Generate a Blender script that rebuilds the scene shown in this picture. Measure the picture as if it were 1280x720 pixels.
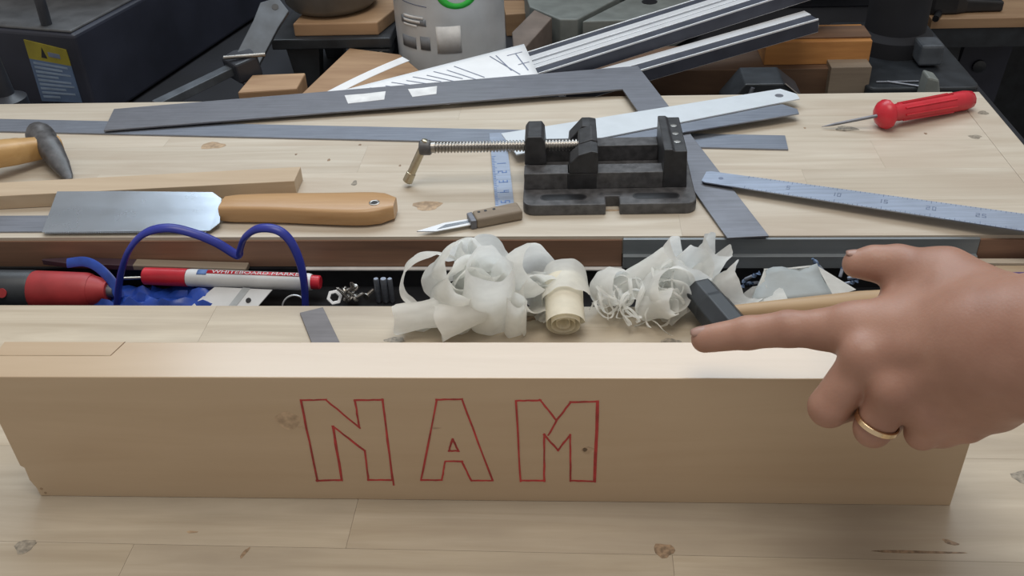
import bpy, bmesh, math, random
import numpy as np
from mathutils import Vector, Matrix, noise as mnoise
random.seed(7)
PI = math.pi
S = bpy.context.scene
COL = S.collection
for o in list(bpy.data.objects):
    bpy.data.objects.remove(o)

# ---------------------------------------------------------------- camera
CAM_H = 0.5
FPX, PITCH, YAW, ROLL = 1195.4, math.radians(34.781), math.radians(4.949), math.radians(-2.758)
FW = Vector((-math.sin(YAW)*math.cos(PITCH), math.cos(YAW)*math.cos(PITCH), -math.sin(PITCH)))
R0 = Vector((math.cos(YAW), math.sin(YAW), 0)); U0 = R0.cross(FW)
RT = math.cos(ROLL)*R0 + math.sin(ROLL)*U0
UP = -math.sin(ROLL)*R0 + math.cos(ROLL)*U0
EYE = Vector((0, 0, CAM_H))
cd = bpy.data.cameras.new('camera'); cam = bpy.data.objects.new('camera', cd); COL.objects.link(cam)
cd.sensor_width = 36; cd.lens = FPX/1280*36; cd.clip_start = 0.01
m = Matrix((RT, UP, -FW)).transposed().to_4x4(); m.translation = EYE
cam.matrix_world = m
S.camera = cam

# ---------------------------------------------------------------- world and light
w = bpy.data.worlds.new('world'); S.world = w; w.use_nodes = True
w.node_tree.nodes['Background'].inputs[0].default_value = (0.98, 0.92, 0.86, 1)
w.node_tree.nodes['Background'].inputs[1].default_value = 0.38
def area(name, loc, target, sx, sy, power, col):
    l = bpy.data.lights.new(name, 'AREA'); l.shape = 'RECTANGLE'; l.size = sx; l.size_y = sy
    l.energy = power; l.color = col
    o = bpy.data.objects.new(name, l); COL.objects.link(o); o.location = loc
    o.rotation_euler = (Vector(target)-Vector(loc)).to_track_quat('-Z', 'Y').to_euler()
    return o
area('ceiling_tube_light', (-0.1, 2.25, 1.85), (0, 0.8, 0), 2.4, 0.9, 29, (0.78, 0.90, 1.0))
area('overhead_fill_light', (0.0, 0.50, 2.2), (0, 0.5, 0), 1.2, 1.0, 19, (1.0, 0.94, 0.85))  # fill light added overhead to brighten the near bench top
S.view_settings.view_transform = 'Standard'; S.view_settings.look = 'None'
S.view_settings.gamma = 1; S.view_settings.use_curve_mapping = False
S.view_settings.exposure = 0.17

# ---------------------------------------------------------------- survey helpers: photo measurement -> point in the place
def ray(u, v): return FW + RT*((u-640)/FPX) + UP*((360-v)/FPX)
def on(u, v, z=0.0):            # point at height z
    d = ray(u, v); return EYE + d*((z-CAM_H)/d.z)
def fy(u, v, y):                # point on the upright plane at distance y
    d = ray(u, v); return EYE + d*(y/d.y)
def dp(u, v, d): return EYE + ray(u, v)*d

# ---------------------------------------------------------------- materials
MATS = {}
def nt(name):
    mt = bpy.data.materials.new(name); mt.use_nodes = True
    t = mt.node_tree; b = t.nodes['Principled BSDF']; MATS[name] = mt
    return mt, t, b
def nd(t, typ, **kw):
    n = t.nodes.new(typ)
    for k, v in kw.items():
        if k in n.inputs.keys(): n.inputs[k].default_value = v
        else: setattr(n, k, v)
    return n
def rgba(c): return (c[0], c[1], c[2], 1)
def ramp(t, fac, stops):
    r = t.nodes.new('ShaderNodeValToRGB'); e = r.color_ramp.elements
    while len(e) < len(stops): e.new(0.5)
    for i, (p, c) in enumerate(stops):
        e[i].position = p; e[i].color = rgba(c)
    t.links.new(fac, r.inputs[0]); return r.outputs[0]
def coords(t, scale, rot=0.0, rnd=True):
    g = t.nodes.new('ShaderNodeNewGeometry')
    src = g.outputs['Position']
    if rnd:
        oi = t.nodes.new('ShaderNodeObjectInfo')
        mu = nd(t, 'ShaderNodeMath', operation='MULTIPLY'); mu.inputs[1].default_value = 37.0
        t.links.new(oi.outputs['Random'], mu.inputs[0])
        ad = nd(t, 'ShaderNodeVectorMath', operation='ADD')
        t.links.new(src, ad.inputs[0]); t.links.new(mu.outputs[0], ad.inputs[1]); src = ad.outputs[0]
    mp = t.nodes.new('ShaderNodeMapping'); mp.inputs['Scale'].default_value = scale; mp.inputs['Rotation'].default_value = (0, 0, rot)
    mp.vector_type = 'TEXTURE' if False else 'POINT'
    t.links.new(src, mp.inputs[0]); return mp.outputs[0]
def mixc(t, fac, a, b, mode='MIX'):
    mx = t.nodes.new('ShaderNodeMix'); mx.data_type = 'RGBA'; mx.blend_type = mode
    for i, val in ((0, fac), (6, a), (7, b)):
        if hasattr(val, 'is_output') or hasattr(val, 'links'): t.links.new(val, mx.inputs[i])
        elif isinstance(val, (int, float)): mx.inputs[i].default_value = val
        else: mx.inputs[i].default_value = rgba(val)
    return mx.outputs[2]
def plain(name, col, rough=0.5, metal=0.0, var=0.18, scale=40, bump=0.0, coat=0.0):
    mt, t, b = nt(name)
    n = nd(t, 'ShaderNodeTexNoise', Scale=scale, Detail=5.0); t.links.new(coords(t, (1, 1, 1)), n.inputs['Vector'])
    lo = [c*(1-var) for c in col]; hi = [min(1, c*(1+var)) for c in col]
    t.links.new(ramp(t, n.outputs[0], [(0.3, lo), (0.7, hi)]), b.inputs['Base Color'])
    b.inputs['Metallic'].default_value = metal
    rr = nd(t, 'ShaderNodeMapRange'); rr.inputs['To Min'].default_value = max(0.02, rough-0.08); rr.inputs['To Max'].default_value = min(1, rough+0.08)
    t.links.new(n.outputs[0], rr.inputs[0]); t.links.new(rr.outputs[0], b.inputs['Roughness'])
    if coat: b.inputs['Coat Weight'].default_value = coat
    if bump:
        bp = nd(t, 'ShaderNodeBump', Strength=bump, Distance=0.001); t.links.new(n.outputs[0], bp.inputs['Height']); t.links.new(bp.outputs[0], b.inputs['Normal'])
    return mt
def wood(name, c1, c2, scale=(4, 60, 60), rot=0.0, rough=0.5, stain=None, samt=0.35, rvar=0.12, knotty=0.0):
    mt, t, b = nt(name)
    v = coords(t, scale, rot)
    n = nd(t, 'ShaderNodeTexNoise', Scale=1.0, Detail=6.0, Roughness=0.6, Distortion=0.6); t.links.new(v, n.inputs['Vector'])
    c = ramp(t, n.outputs[0], [(0.25, c2), (0.5, [(a+b_)/2 for a, b_ in zip(c1, c2)]), (0.72, c1)])
    if stain:
        n2 = nd(t, 'ShaderNodeTexNoise', Scale=1.0, Detail=4.0); t.links.new(coords(t, (5, 14, 14), rot), n2.inputs['Vector'])
        f = ramp(t, n2.outputs[0], [(0.45, (0, 0, 0)), (0.75, (samt, samt, samt))])
        c = mixc(t, f, c, stain)
    oi = t.nodes.new('ShaderNodeObjectInfo')
    hv = t.nodes.new('ShaderNodeHueSaturation')
    mr = nd(t, 'ShaderNodeMapRange'); mr.inputs['To Min'].default_value = 1-rvar; mr.inputs['To Max'].default_value = 1+rvar*0.5
    t.links.new(oi.outputs['Random'], mr.inputs[0]); t.links.new(mr.outputs[0], hv.inputs['Value']); t.links.new(c, hv.inputs['Color'])
    t.links.new(hv.outputs[0], b.inputs['Base Color'])
    b.inputs['Roughness'].default_value = rough
    bp = nd(t, 'ShaderNodeBump', Strength=0.25, Distance=0.0006); t.links.new(n.outputs[0], bp.inputs['Height']); t.links.new(bp.outputs[0], b.inputs['Normal'])
    return mt
wood('bench_pine', (0.60, 0.53, 0.42), (0.41, 0.34, 0.25), stain=(0.30, 0.25, 0.20), samt=0.6, rough=0.42, rvar=0.10)
wood('bench_pine_far', (0.635, 0.585, 0.50), (0.47, 0.405, 0.32), stain=(0.42, 0.33, 0.25), samt=0.5, rough=0.42, rvar=0.05)
wood('board_pine', (0.535, 0.41, 0.28), (0.465, 0.345, 0.225), scale=(3, 34, 34), rough=0.30, stain=(0.42, 0.28, 0.17), samt=0.25, rvar=0)
MATS['board_pine'].node_tree.nodes['Principled BSDF'].inputs['Coat Weight'].default_value = 0.75
MATS['board_pine'].node_tree.nodes['Principled BSDF'].inputs['Coat Roughness'].default_value = 0.22
wood('apron_wood', (0.30, 0.17, 0.11), (0.17, 0.10, 0.07), rough=0.5)
wood('stick_wood', (0.62, 0.50, 0.36), (0.50, 0.38, 0.26), rough=0.6)
wood('handle_wood', (0.58, 0.37, 0.19), (0.44, 0.25, 0.11), scale=(5, 80, 80), rough=0.35)
wood('hammer_wood', (0.66, 0.42, 0.18), (0.46, 0.26, 0.09), scale=(12, 50, 50), rot=0.8, rough=0.4)
wood('pale_handle_wood', (0.52, 0.37, 0.22), (0.36, 0.24, 0.14), rough=0.5)
wood('orange_wood', (0.60, 0.30, 0.10), (0.36, 0.15, 0.045), scale=(6, 70, 70), rough=0.45)
wood('tan_wood', (0.44, 0.29, 0.17), (0.30, 0.18, 0.10), scale=(6, 40, 40), rough=0.6)
wood('brown_wood', (0.22, 0.13, 0.08), (0.12, 0.07, 0.045), scale=(6, 50, 50), rough=0.6)
wood('grey_wood', (0.30, 0.25, 0.19), (0.19, 0.15, 0.115), scale=(6, 50, 50), rough=0.7)
plain('knot_brown', (0.26, 0.18, 0.115), 0.5, var=0.5, scale=300)
plain('knot_grey', (0.26, 0.23, 0.185), 0.5, var=0.45, scale=300)
plain('knot_soft', (0.40, 0.29, 0.19), 0.5, var=0.3, scale=200)
plain('seam_dark', (0.20, 0.14, 0.09), 0.7)
plain('marker_line', (0.40, 0.035, 0.035), 0.5, var=0.35, scale=90)
plain('black_iron', (0.028, 0.029, 0.033), 0.42, var=0.4, scale=90, bump=0.35)
plain('black_worn', (0.075, 0.075, 0.08), 0.40, var=0.4, scale=120, bump=0.3)
plain('screw_steel', (0.36, 0.345, 0.325), 0.36, 1.0, var=0.2)
plain('brass_bar', (0.50, 0.45, 0.34), 0.35, 1.0, var=0.2)
def steel(name, col, rough, metal=0.9, sp=(20, 300, 300), rot=0.0, var=0.12):
    mt, t, b = nt(name)
    n = nd(t, 'ShaderNodeTexNoise', Scale=1.0, Detail=4.0); t.links.new(coords(t, sp, rot), n.inputs['Vector'])
    n2 = nd(t, 'ShaderNodeTexNoise', Scale=25.0, Detail=5.0); t.links.new(coords(t, (1, 1, 1)), n2.inputs['Vector'])
    c = ramp(t, n.outputs[0], [(0.3, [x*(1-var) for x in col]), (0.7, [min(1, x*(1+var)) for x in col])])
    c = mixc(t, ramp(t, n2.outputs[0], [(0.5, (0, 0, 0)), (0.8, (0.4, 0.4, 0.4))]), c, [x*0.6 for x in col])
    t.links.new(c, b.inputs['Base Color']); b.inputs['Metallic'].default_value = metal
    rr = nd(t, 'ShaderNodeMapRange'); rr.inputs['To Min'].default_value = max(0.05, rough-0.1); rr.inputs['To Max'].default_value = rough+0.1
    t.links.new(n2.outputs[0], rr.inputs[0]); t.links.new(rr.outputs[0], b.inputs['Roughness'])
    return mt
steel('square_steel', (0.205, 0.212, 0.24), 0.48, 0.7)
steel('ruler_steel', (0.27, 0.295, 0.35), 0.44, 0.8)
steel('bright_ruler', (0.38, 0.43, 0.53), 0.42, 0.8)
steel('white_plate', (0.70, 0.76, 0.82), 0.42, 0.3, sp=(4, 4, 4), var=.04)
steel('blade_steel', (0.42, 0.475, 0.545), 0.25, 0.9, sp=(5, 30, 30))
steel('grey_scrap', (0.17, 0.16, 0.165), 0.55, 0.5)
steel('aluminium', (0.84, 0.87, 0.91), 0.35, 0.35, sp=(4, 4, 4), var=.05)
steel('rail_steel', (0.24, 0.27, 0.295), 0.5, 0.4, sp=(3, 60, 60))
plain('gasket', (0.045, 0.052, 0.075), 0.45)
plain('tick', (0.16, 0.20, 0.30), 0.6)
plain('blue_tick', (0.12, 0.22, 0.50), 0.6)
plain('plaster_white', (0.74, 0.76, 0.78), 0.6)
plain('red_plastic', (0.56, 0.022, 0.04), 0.33, var=0.12, bump=0.15)
plain('red_rubber', (0.36, 0.03, 0.035), 0.5)
plain('blue_plastic', (0.022, 0.035, 0.30), 0.35, var=0.2)
plain('blue_bag', (0.02, 0.07, 0.40), 0.35, var=0.35)
plain('black_plastic', (0.022, 0.027, 0.034), 0.45, var=0.3)
plain('charcoal_panel', (0.030, 0.034, 0.045), 0.42, var=0.25, scale=12)
plain('navy_panel', (0.024, 0.028, 0.045), 0.5, var=0.3, scale=10)
plain('grey_top', (0.085, 0.09, 0.098), 0.5, var=0.25)
plain('tray_black', (0.014, 0.015, 0.018), 0.4, var=0.3)
plain('rim_highlight', (0.62, 0.62, 0.62), 0.4)
plain('white_plastic', (0.72, 0.74, 0.76), 0.35, var=0.06)
plain('grey_plastic', (0.42, 0.45, 0.47), 0.4)
plain('can_grey', (0.56, 0.60, 0.64), 0.38, 0.1, var=0.12, scale=20)
plain('can_panel', (0.20, 0.22, 0.25), 0.45, 0.2, var=0.25)
plain('can_navy', (0.04, 0.06, 0.15), 0.45)
plain('green_print', (0.03, 0.50, 0.06), 0.45, var=0.1)
plain('yellow_print', (0.30, 0.26, 0.03), 0.5)
plain('label_blue', (0.11, 0.17, 0.29), 0.5)
plain('label_line', (0.25, 0.33, 0.45), 0.5)
plain('paper_white', (0.80, 0.83, 0.87), 0.7, var=0.03)
plain('ink', (0.20, 0.23, 0.33), 0.7)
plain('pan_grey', (0.17, 0.165, 0.155), 0.45, 0.3, var=0.25, scale=18)
plain('machine_grey', (0.21, 0.235, 0.23), 0.5, 0.1, var=0.15)
plain('clamp_grey', (0.085, 0.10, 0.12), 0.5, 0.2, var=0.3)
plain('gold', (0.80, 0.62, 0.40), 0.2, 1.0, var=0.05)
plain('nail_pink', (0.37, 0.23, 0.19), 0.4, var=0.08)
plain('maroon_steel', (0.050, 0.028, 0.040), 0.5)
plain('purple_plastic', (0.10, 0.06, 0.17), 0.5)
plain('table_dark', (0.013, 0.015, 0.021), 0.85, var=0.3, scale=10)
plain('floor_dark', (0.035, 0.033, 0.032), 0.7, var=0.4, scale=6)
plain('wall_dark', (0.050, 0.055, 0.065), 0.8, var=0.3, scale=3)
plain('brown_stone', (0.19, 0.155, 0.135), 0.6)
# skin
mt, t, b = nt('skin')
n = nd(t, 'ShaderNodeTexNoise', Scale=28.0, Detail=4.0); t.links.new(coords(t, (1, 1, 1), rnd=False), n.inputs['Vector'])
n2 = nd(t, 'ShaderNodeTexVoronoi', Scale=650.0); t.links.new(coords(t, (1, 1, 1), rnd=False), n2.inputs['Vector'])
t.links.new(ramp(t, n.outputs[0], [(0.3, (0.30, 0.155, 0.11)), (0.7, (0.40, 0.225, 0.165))]), b.inputs['Base Color'])
b.inputs['Roughness'].default_value = 0.48; b.inputs['Subsurface Weight'].default_value = 0.12
b.inputs['Subsurface Radius'].default_value = (0.006, 0.002, 0.001); b.inputs['Subsurface Scale'].default_value = 1.0
bp = nd(t, 'ShaderNodeBump', Strength=0.12, Distance=0.0005); t.links.new(n2.outputs['Distance'], bp.inputs['Height']); t.links.new(bp.outputs[0], b.inputs['Normal'])
# thin translucent wood shavings
def shaving_mat(name, c, amt):
    mt, t, b = nt(name)
    n = nd(t, 'ShaderNodeTexNoise', Scale=1.0, Detail=5.0); t.links.new(coords(t, (60, 160, 160)), n.inputs['Vector'])
    col = ramp(t, n.outputs[0], [(0.3, [x*0.9 for x in c]), (0.7, c)])
    t.links.new(col, b.inputs['Base Color']); b.inputs['Roughness'].default_value = 0.5
    tr = t.nodes.new('ShaderNodeBsdfTranslucent'); t.links.new(col, tr.inputs[0])
    mx = t.nodes.new('ShaderNodeMixShader'); mx.inputs[0].default_value = amt
    t.links.new(b.outputs[0], mx.inputs[1]); t.links.new(tr.outputs[0], mx.inputs[2])
    t.links.new(mx.outputs[0], t.nodes['Material Output'].inputs[0]); return mt
shaving_mat('shaving', (0.97, 0.98, 0.965), 0.6)
shaving_mat('shaving_cream', (0.93, 0.89, 0.76), 0.28)
shaving_mat('film_grey', (0.55, 0.60, 0.62), 0.4)

# ---------------------------------------------------------------- mesh builders
class MB:
    def __init__(self): self.bm = bmesh.new()
    def poly(self, vs, faces, M=None):
        bv = [self.bm.verts.new(M @ Vector(v) if M else Vector(v)) for v in vs]
        for f in faces:
            try: self.bm.faces.new([bv[i] for i in f])
            except ValueError: pass
        return self
    def box(self, c, s, M=None):
        x, y, z = c; a, b_, h = s[0]/2, s[1]/2, s[2]/2
        vs = [(x+i*a, y+j*b_, z+k*h) for i in (-1, 1) for j in (-1, 1) for k in (-1, 1)]
        return self.poly(vs, [(0, 1, 3, 2), (4, 6, 7, 5), (0, 4, 5, 1), (2, 3, 7, 6), (0, 2, 6, 4), (1, 5, 7, 3)], M)
    def span(self, x0, x1, y0, y1, z0, z1, M=None):
        return self.box(((x0+x1)/2, (y0+y1)/2, (z0+z1)/2), (abs(x1-x0), abs(y1-y0), abs(z1-z0)), M)
    def prism(self, pts, z0, z1, M=None):
        n = len(pts)
        vs = [(p[0], p[1], z0) for p in pts] + [(p[0], p[1], z1) for p in pts]
        fs = [tuple(range(n))[::-1], tuple(range(n, 2*n))] + [(i, (i+1) % n, n+(i+1) % n, n+i) for i in range(n)]
        return self.poly(vs, fs, M)
    def loft(self, rings, cap=True, M=None):
        n = len(rings[0]); vs = [p for r in rings for p in r]; fs = []
        for k in range(len(rings)-1):
            for i in range(n):
                j = (i+1) % n; fs.append((k*n+i, k*n+j, (k+1)*n+j, (k+1)*n+i))
        if cap: fs += [tuple(range(n))[::-1], tuple(range((len(rings)-1)*n, len(rings)*n))]
        return self.poly(vs, fs, M)
    def lathe(self, prof, seg=24, M=None, ph=0.0, cap=True):    # prof: (radius, height) about local z
        rings = [[(r*math.cos(2*PI*i/seg+ph), r*math.sin(2*PI*i/seg+ph), z) for i in range(seg)] for r, z in prof]
        return self.loft(rings, cap, M)
    def tube(self, pts, rad, seg=10, closed=False, flat=1.0, M=None):
        pts = [Vector(p) for p in pts]; n = len(pts); rings = []; nrm = None
        for i, p in enumerate(pts):
            a = pts[(i-1) % n] if (closed or i) else p; c = pts[(i+1) % n] if (closed or i < n-1) else p
            tg = (c-a).normalized()
            if nrm is None: nrm = tg.orthogonal().normalized()
            nrm = (nrm-tg*nrm.dot(tg)).normalized(); bn = tg.cross(nrm)
            r = rad[i] if hasattr(rad, '__len__') else rad
            rings.append([tuple(p+nrm*r*math.cos(2*PI*k/seg)+bn*r*flat*math.sin(2*PI*k/seg)) for k in range(seg)])
        if closed: rings.append(rings[0]); return self.loft(rings, False, M)
        return self.loft(rings, True, M)
    def grid(self, P, M=None):                                   # P[i][j] points
        ni, nj = len(P), len(P[0]); vs = [p for r in P for p in r]
        return self.poly(vs, [(i*nj+j, (i+1)*nj+j, (i+1)*nj+j+1, i*nj+j+1) for i in range(ni-1) for j in range(nj-1)], M)
    def build(self, name, mat, parent=None, smooth=None, bevel=0, seg=2, solid=0, sub=0, off=0.0, label=None):
        bmesh.ops.remove_doubles(self.bm, verts=self.bm.verts, dist=1e-7)
        bmesh.ops.recalc_face_normals(self.bm, faces=self.bm.faces)
        me = bpy.data.meshes.new(name); self.bm.to_mesh(me); self.bm.free()
        o = bpy.data.objects.new(name, me); COL.objects.link(o)
        me.materials.append(MATS[mat])
        if smooth is not None:
            me.shade_smooth()
            if smooth < 180: me.set_sharp_from_angle(angle=math.radians(smooth))
        if solid: md = o.modifiers.new('solid', 'SOLIDIFY'); md.thickness = solid; md.offset = off
        if bevel: md = o.modifiers.new('bevel', 'BEVEL'); md.width = bevel; md.segments = seg; md.limit_method = 'ANGLE'
        if sub: md = o.modifiers.new('sub', 'SUBSURF'); md.levels = sub; md.render_levels = sub
        if parent is not None: o.parent = parent
        if label: o['label'] = label
        return o
def tag(o, label, cat, group=None):
    o['label'] = label; o['category'] = cat
    if group: o['group'] = group
    return o
def thing(name, label, cat, loc=(0, 0, 0), rz=0.0, group=None):
    o = bpy.data.objects.new(name, None); COL.objects.link(o); o.empty_display_size = 0.01
    o.location = loc; o.rotation_euler = (0, 0, rz); return tag(o, label, cat, group)
def struct(o): o['kind'] = 'structure'; return o
def frame(p, xdir, up=(0, 0, 1)):            # matrix with local x along xdir
    x = Vector(xdir).normalized(); u = Vector(up); y = u.cross(x).normalized(); z = x.cross(y)
    M = Matrix((x, y, z)).transposed().to_4x4(); M.translation = Vector(p); return M
def axisz(p, zdir):                          # matrix with local z along zdir
    q = Vector(zdir).to_track_quat('Z', 'Y').to_matrix().to_4x4(); q.translation = Vector(p); return q
def arc(cx, cy, r, a0, a1, n=6): return [(cx+r*math.cos(math.radians(a0+(a1-a0)*i/n)), cy+r*math.sin(math.radians(a0+(a1-a0)*i/n))) for i in range(n+1)]

# ================================================================ THE ROOM
struct(MB().span(-3, 3, -1.5, 3.2, -0.90, -0.85).build('floor', 'floor_dark'))
struct(MB().span(-3, 3, 3.0, 3.1, -0.85, 1.0).build('wall_back', 'wall_dark'))

# ================================================================ WORKBENCH
XL, XR = -1.05, 0.494
YN, YF, YB = 0.6884, 0.8068, 1.1448
bench = thing('workbench', 'pine workbench with a sunken tool tray between two plank tops', 'workbench', (0, 0.7, -0.85))
BM = Matrix.Translation((0, -0.7, 0.85))
def bpart(mb, name, mat, **k):
    o = mb.build(name, mat, bench, **k); o.matrix_parent_inverse = Matrix.Translation((0, -0.7, 0.85)); return o
rows = [0.14, 0.23, 0.325, 0.4145, 0.506, 0.60, YN]
joints = [[-0.5, -0.05, 0.4], [-0.62, -0.18, 0.21], [-0.72, -0.30, 0.06, 0.5], [-0.45, -0.155, 0.33], [-0.6, 0.02, 0.45], [-0.74, -0.33, 0.28]]
g = 0.0001
for r in range(6):
    xs = [XL] + joints[r] + [0.75]
    for k in range(len(xs)-1):
        bpart(MB().span(xs[k]+g, xs[k+1]-g, rows[r]+g, rows[r+1]-g, -0.03, 0), 'plank', 'bench_pine')
bpart(MB().span(XL, 0.75, 0.14, YN-0.002, -0.045, -0.0305), 'top_core', 'seam_dark')
rrows = [YF, 0.876, 0.944, 1.012, 1.079, YB]
rj = [[-0.4, 0.1], [-0.55, 0.24], [-0.25, 0.33], [-0.5, 0.02], [-0.15]]
XS = 0.4615
for r in range(5):
    xs = [XL] + rj[r] + [XS]
    for k in range(len(xs)-1):
        bpart(MB().span(xs[k]+g*.6, xs[k+1]-g*.6, rrows[r]+g*.6, rrows[r+1]-g*.6, -0.02, 0), 'plank', 'bench_pine_far')
bpart(MB().span(XS+0.0007, XR, YF, YB, -0.02, 0), 'end_board', 'bench_pine_far', bevel=0.001)
bpart(MB().span(XL, XR-0.002, YF+0.003, YB-0.01, -0.034, -0.0205), 'rear_core', 'seam_dark')
bpart(MB().span(XL, 0.0415, YF-0.0022, YF-0.0001, -0.034, -0.0035), 'apron', 'apron_wood')
bpart(MB().span(0.384, XR, YF-0.0022, YF-0.0001, -0.034, -0.0035), 'apron', 'apron_wood')
rl = MB().prism([(YF-0.0040, -0.0015), (YF-0.0040, -0.019), (YF-0.0080, -0.019), (YF-0.0080, -0.033), (YF-0.0001, -0.033), (YF-0.0001, -0.0015)], 0.0425, 0.383, Matrix(((0, 0, 1, 0), (1, 0, 0, 0), (0, 1, 0, 0), (0, 0, 0, 1))))
bpart(rl, 'metal_rail', 'rail_steel', label='grey stepped metal rail let into the front edge', bevel=0.0006)
for sx in (XL+0.05, 0.42):
    for sy in (0.2, 1.08):
        bpart(MB().span(sx-0.04, sx+0.04, sy-0.04, sy+0.04, -0.85, -0.046 if sy < 0.5 else -0.035), 'leg', 'apron_wood')
tray = MB()
ty0, ty1, tz0, tz1 = YN+0.0008, YF-0.0040, -0.058, -0.0355
tray.span(XL, XR, ty0, ty1+0.02, tz0-0.004, tz0)
tray.span(XL, XR, ty0, ty0+0.002, tz0, -0.032)
tray.span(XL, XR, ty1, ty1+0.002, tz0, tz1)
tr = bpart(tray, 'tool_tray', 'tray_black')
for (a, b_) in ((-0.285, -0.03), (0.0, 0.042)):
    rm = MB().span(a, b_, ty1-0.0040, ty1+0.0012, tz1, tz1+0.0012).build('tray_rim_glint', 'rim_highlight', tr)  # white strips paint the highlight along the tray's back rim
def knot(u, v, rx, ry, mat='knot_grey', z=0.0, ang=0.0):
    c = on(u, v, z); mb = MB()
    pts = []
    for i in range(14):
        a = 2*PI*i/14; k = 1+0.14*math.sin(3*a+u)+0.08*math.sin(5*a+v)
        x, y = rx*k*math.cos(a), ry*k*math.sin(a)
        pts.append((c.x+x*math.cos(ang)-y*math.sin(ang), c.y+x*math.sin(ang)+y*math.cos(ang)))
    bpart(mb.prism(pts, z-0.002, z+0.00015), 'knot', mat)
for a in [(830, 688, .0068, .0058, 'knot_brown'), (31, 683, .0068, .0062, 'knot_grey'), (1281, 597, .008, .007, 'knot_grey'), (534, 257, .015, .010, 'knot_soft'),
          (266, 182, .015, .009, 'knot_soft'), (1229, 141, .006, .0055, 'knot_grey'), (1219, 171, .007, .005, 'knot_grey'), (1058, 161, .013, .007, 'knot_grey'),
          (1006, 160, .0014, .002, 'knot_brown'), (1157, 167, .0018, .0022, 'knot_brown'), (450, 181, .0018, .0022, 'knot_brown'), (411, 200, .0018, .003, 'knot_brown'),
          (370, 193, .0014, .002, 'knot_brown'), (500, 207, .0014, .002, 'knot_brown'), (768, 263, .02, .0018, 'knot_soft'), (306, 691, .0014, .005, 'knot_brown', 0, -0.4),
          (1188, 678, .005, .0018, 'knot_brown', 0, -0.4), (1145, 690, .03, .0011, 'knot_brown'), (240, 665, .004, .001, 'knot_soft'), (838, 427, .009, .004, 'knot_grey'), (494, 425, .009, .004, 'knot_grey'),
          (661, 398, .007, .004, 'knot_brown'), (443, 229, .003, .006, 'knot_grey'), (20, 175, .012, .006, 'knot_soft')]:
    knot(*a)

# ================================================================ LETTERED BOARD
BX0, BX1, BY, BROT, BH, BT = -0.3895, 0.2494, 0.4591, 0.00842, 0.1112, 0.0367
board = thing('wooden_board', 'planed pine board on edge with NAM outlined in red marker', 'board', (0, BY, 0), BROT)
# local: x along, y thickness, z up
def bl(u, v):                                # photo point -> board-local x, z on the front face
    nrm = Vector((-math.sin(BROT), math.cos(BROT), 0)); d = ray(u, v)
    p = EYE + d*((Vector((0, BY, 0))-EYE).dot(nrm)/d.dot(nrm))
    q = p-Vector((0, BY, 0)); return (q.x*math.cos(BROT)+q.y*math.sin(BROT), q.z)
FM = Matrix(((1, 0, 0, 0), (0, 0, 1, 0), (0, 1, 0, 0), (0, 0, 0, 1)))   # prism (x,z) extruded in y
out = [(BX0+0.004, 0.0), (BX1, 0.0), (BX1, BH), (BX0-0.002, BH), (BX0-0.001, 0.03), (BX0+0.0015, 0.028), (BX0+0.001, 0.016), (BX0+0.0035, 0.008)]
MB().prism(out, 0, BT, FM).build('body', 'board_pine', board, bevel=0.0006)
def stroke(pts, wd, closed, seed):
    mb = MB(); rnd = random.Random(seed); n = len(pts)
    for i in range(n if closed else n-1):
        a, b_ = Vector(pts[i]), Vector(pts[(i+1) % n]); d = (b_-a).normalized(); nn = Vector((-d.y, d.x))
        a = a-d*wd*rnd.uniform(.2, .9); b_ = b_+d*wd*rnd.uniform(.2, .9)
        K = 7; L, Rr = [], []
        for k in range(K):
            p = a.lerp(b_, k/(K-1)) + nn*rnd.uniform(-.00018, .00018); ww = wd/2*rnd.uniform(.8, 1.15)
            L.append(p+nn*ww); Rr.append(p-nn*ww)
        mb.prism([(q.x, q.y) for q in L+Rr[::-1]], -0.00025-0.00002*i, 0.0005, FM)
    return mb
def zz(l): return [bl(340+x*.34375, 470+y*.34375) for x, y in l]
def letter(name, strokes, seed):
    mb = None
    root = None
    for k, (pts, cl, wd) in enumerate(strokes):
        s = stroke(zz(pts), wd, cl, seed+k)
        if mb is None: mb = s
        else:
            me = bpy.data.meshes.new('t'); s.bm.to_mesh(me); mb.bm.from_mesh(me); s.bm.free(); bpy.data.meshes.remove(me)
    return mb.build(name, 'marker_line', board, label='red marker outline of the letter '+name[-1].upper())
letter('letter_n', [([(105, 88), (195, 86), (318, 187), (302, 88), (402, 86), (438, 378), (350, 377), (338, 272), (222, 183), (255, 378), (165, 380)], True, .00125), ([(402, 86), (442, 394)], False, .0011), ([(222, 183), (253, 375)], False, .0018)], 1)
letter('letter_a', [([(600, 86), (690, 84), (803, 380), (725, 380), (690, 310), (630, 310), (618, 378), (542, 378)], True, .00125), ([(657, 230), (678, 272), (643, 272)], True, .0014)], 20)
letter('letter_m', [([(887, 90), (975, 88), (1035, 162), (1085, 95), (1187, 92), (1175, 383), (1085, 380), (1085, 213), (1040, 270), (990, 213), (990, 380), (903, 380)], True, .00125), ([(1035, 162), (1005, 215)], False, .0012), ([(1183, 94), (1172, 382)], False, .0018)], 40)
def bknot(u, v, rx, rz, mat):
    c = bl(u, v); mb = MB()
    mb.prism([(c[0]+rx*(1+.15*math.sin(3*a))*math.cos(a), c[1]+rz*(1+.1*math.cos(4*a))*math.sin(a)) for a in [2*PI*i/16 for i in range(16)]], -0.00012, 0.002, FM)
    mb.build('knot', mat, board)
plain('board_knot', (0.45, 0.33, 0.22), 0.45, var=0.35, scale=160)
bknot(360, 526, .0085, .0075, 'board_knot'); bknot(735, 563, .0045, .0032, 'board_knot'); bknot(731, 562, .0018, .0018, 'knot_brown')
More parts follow.
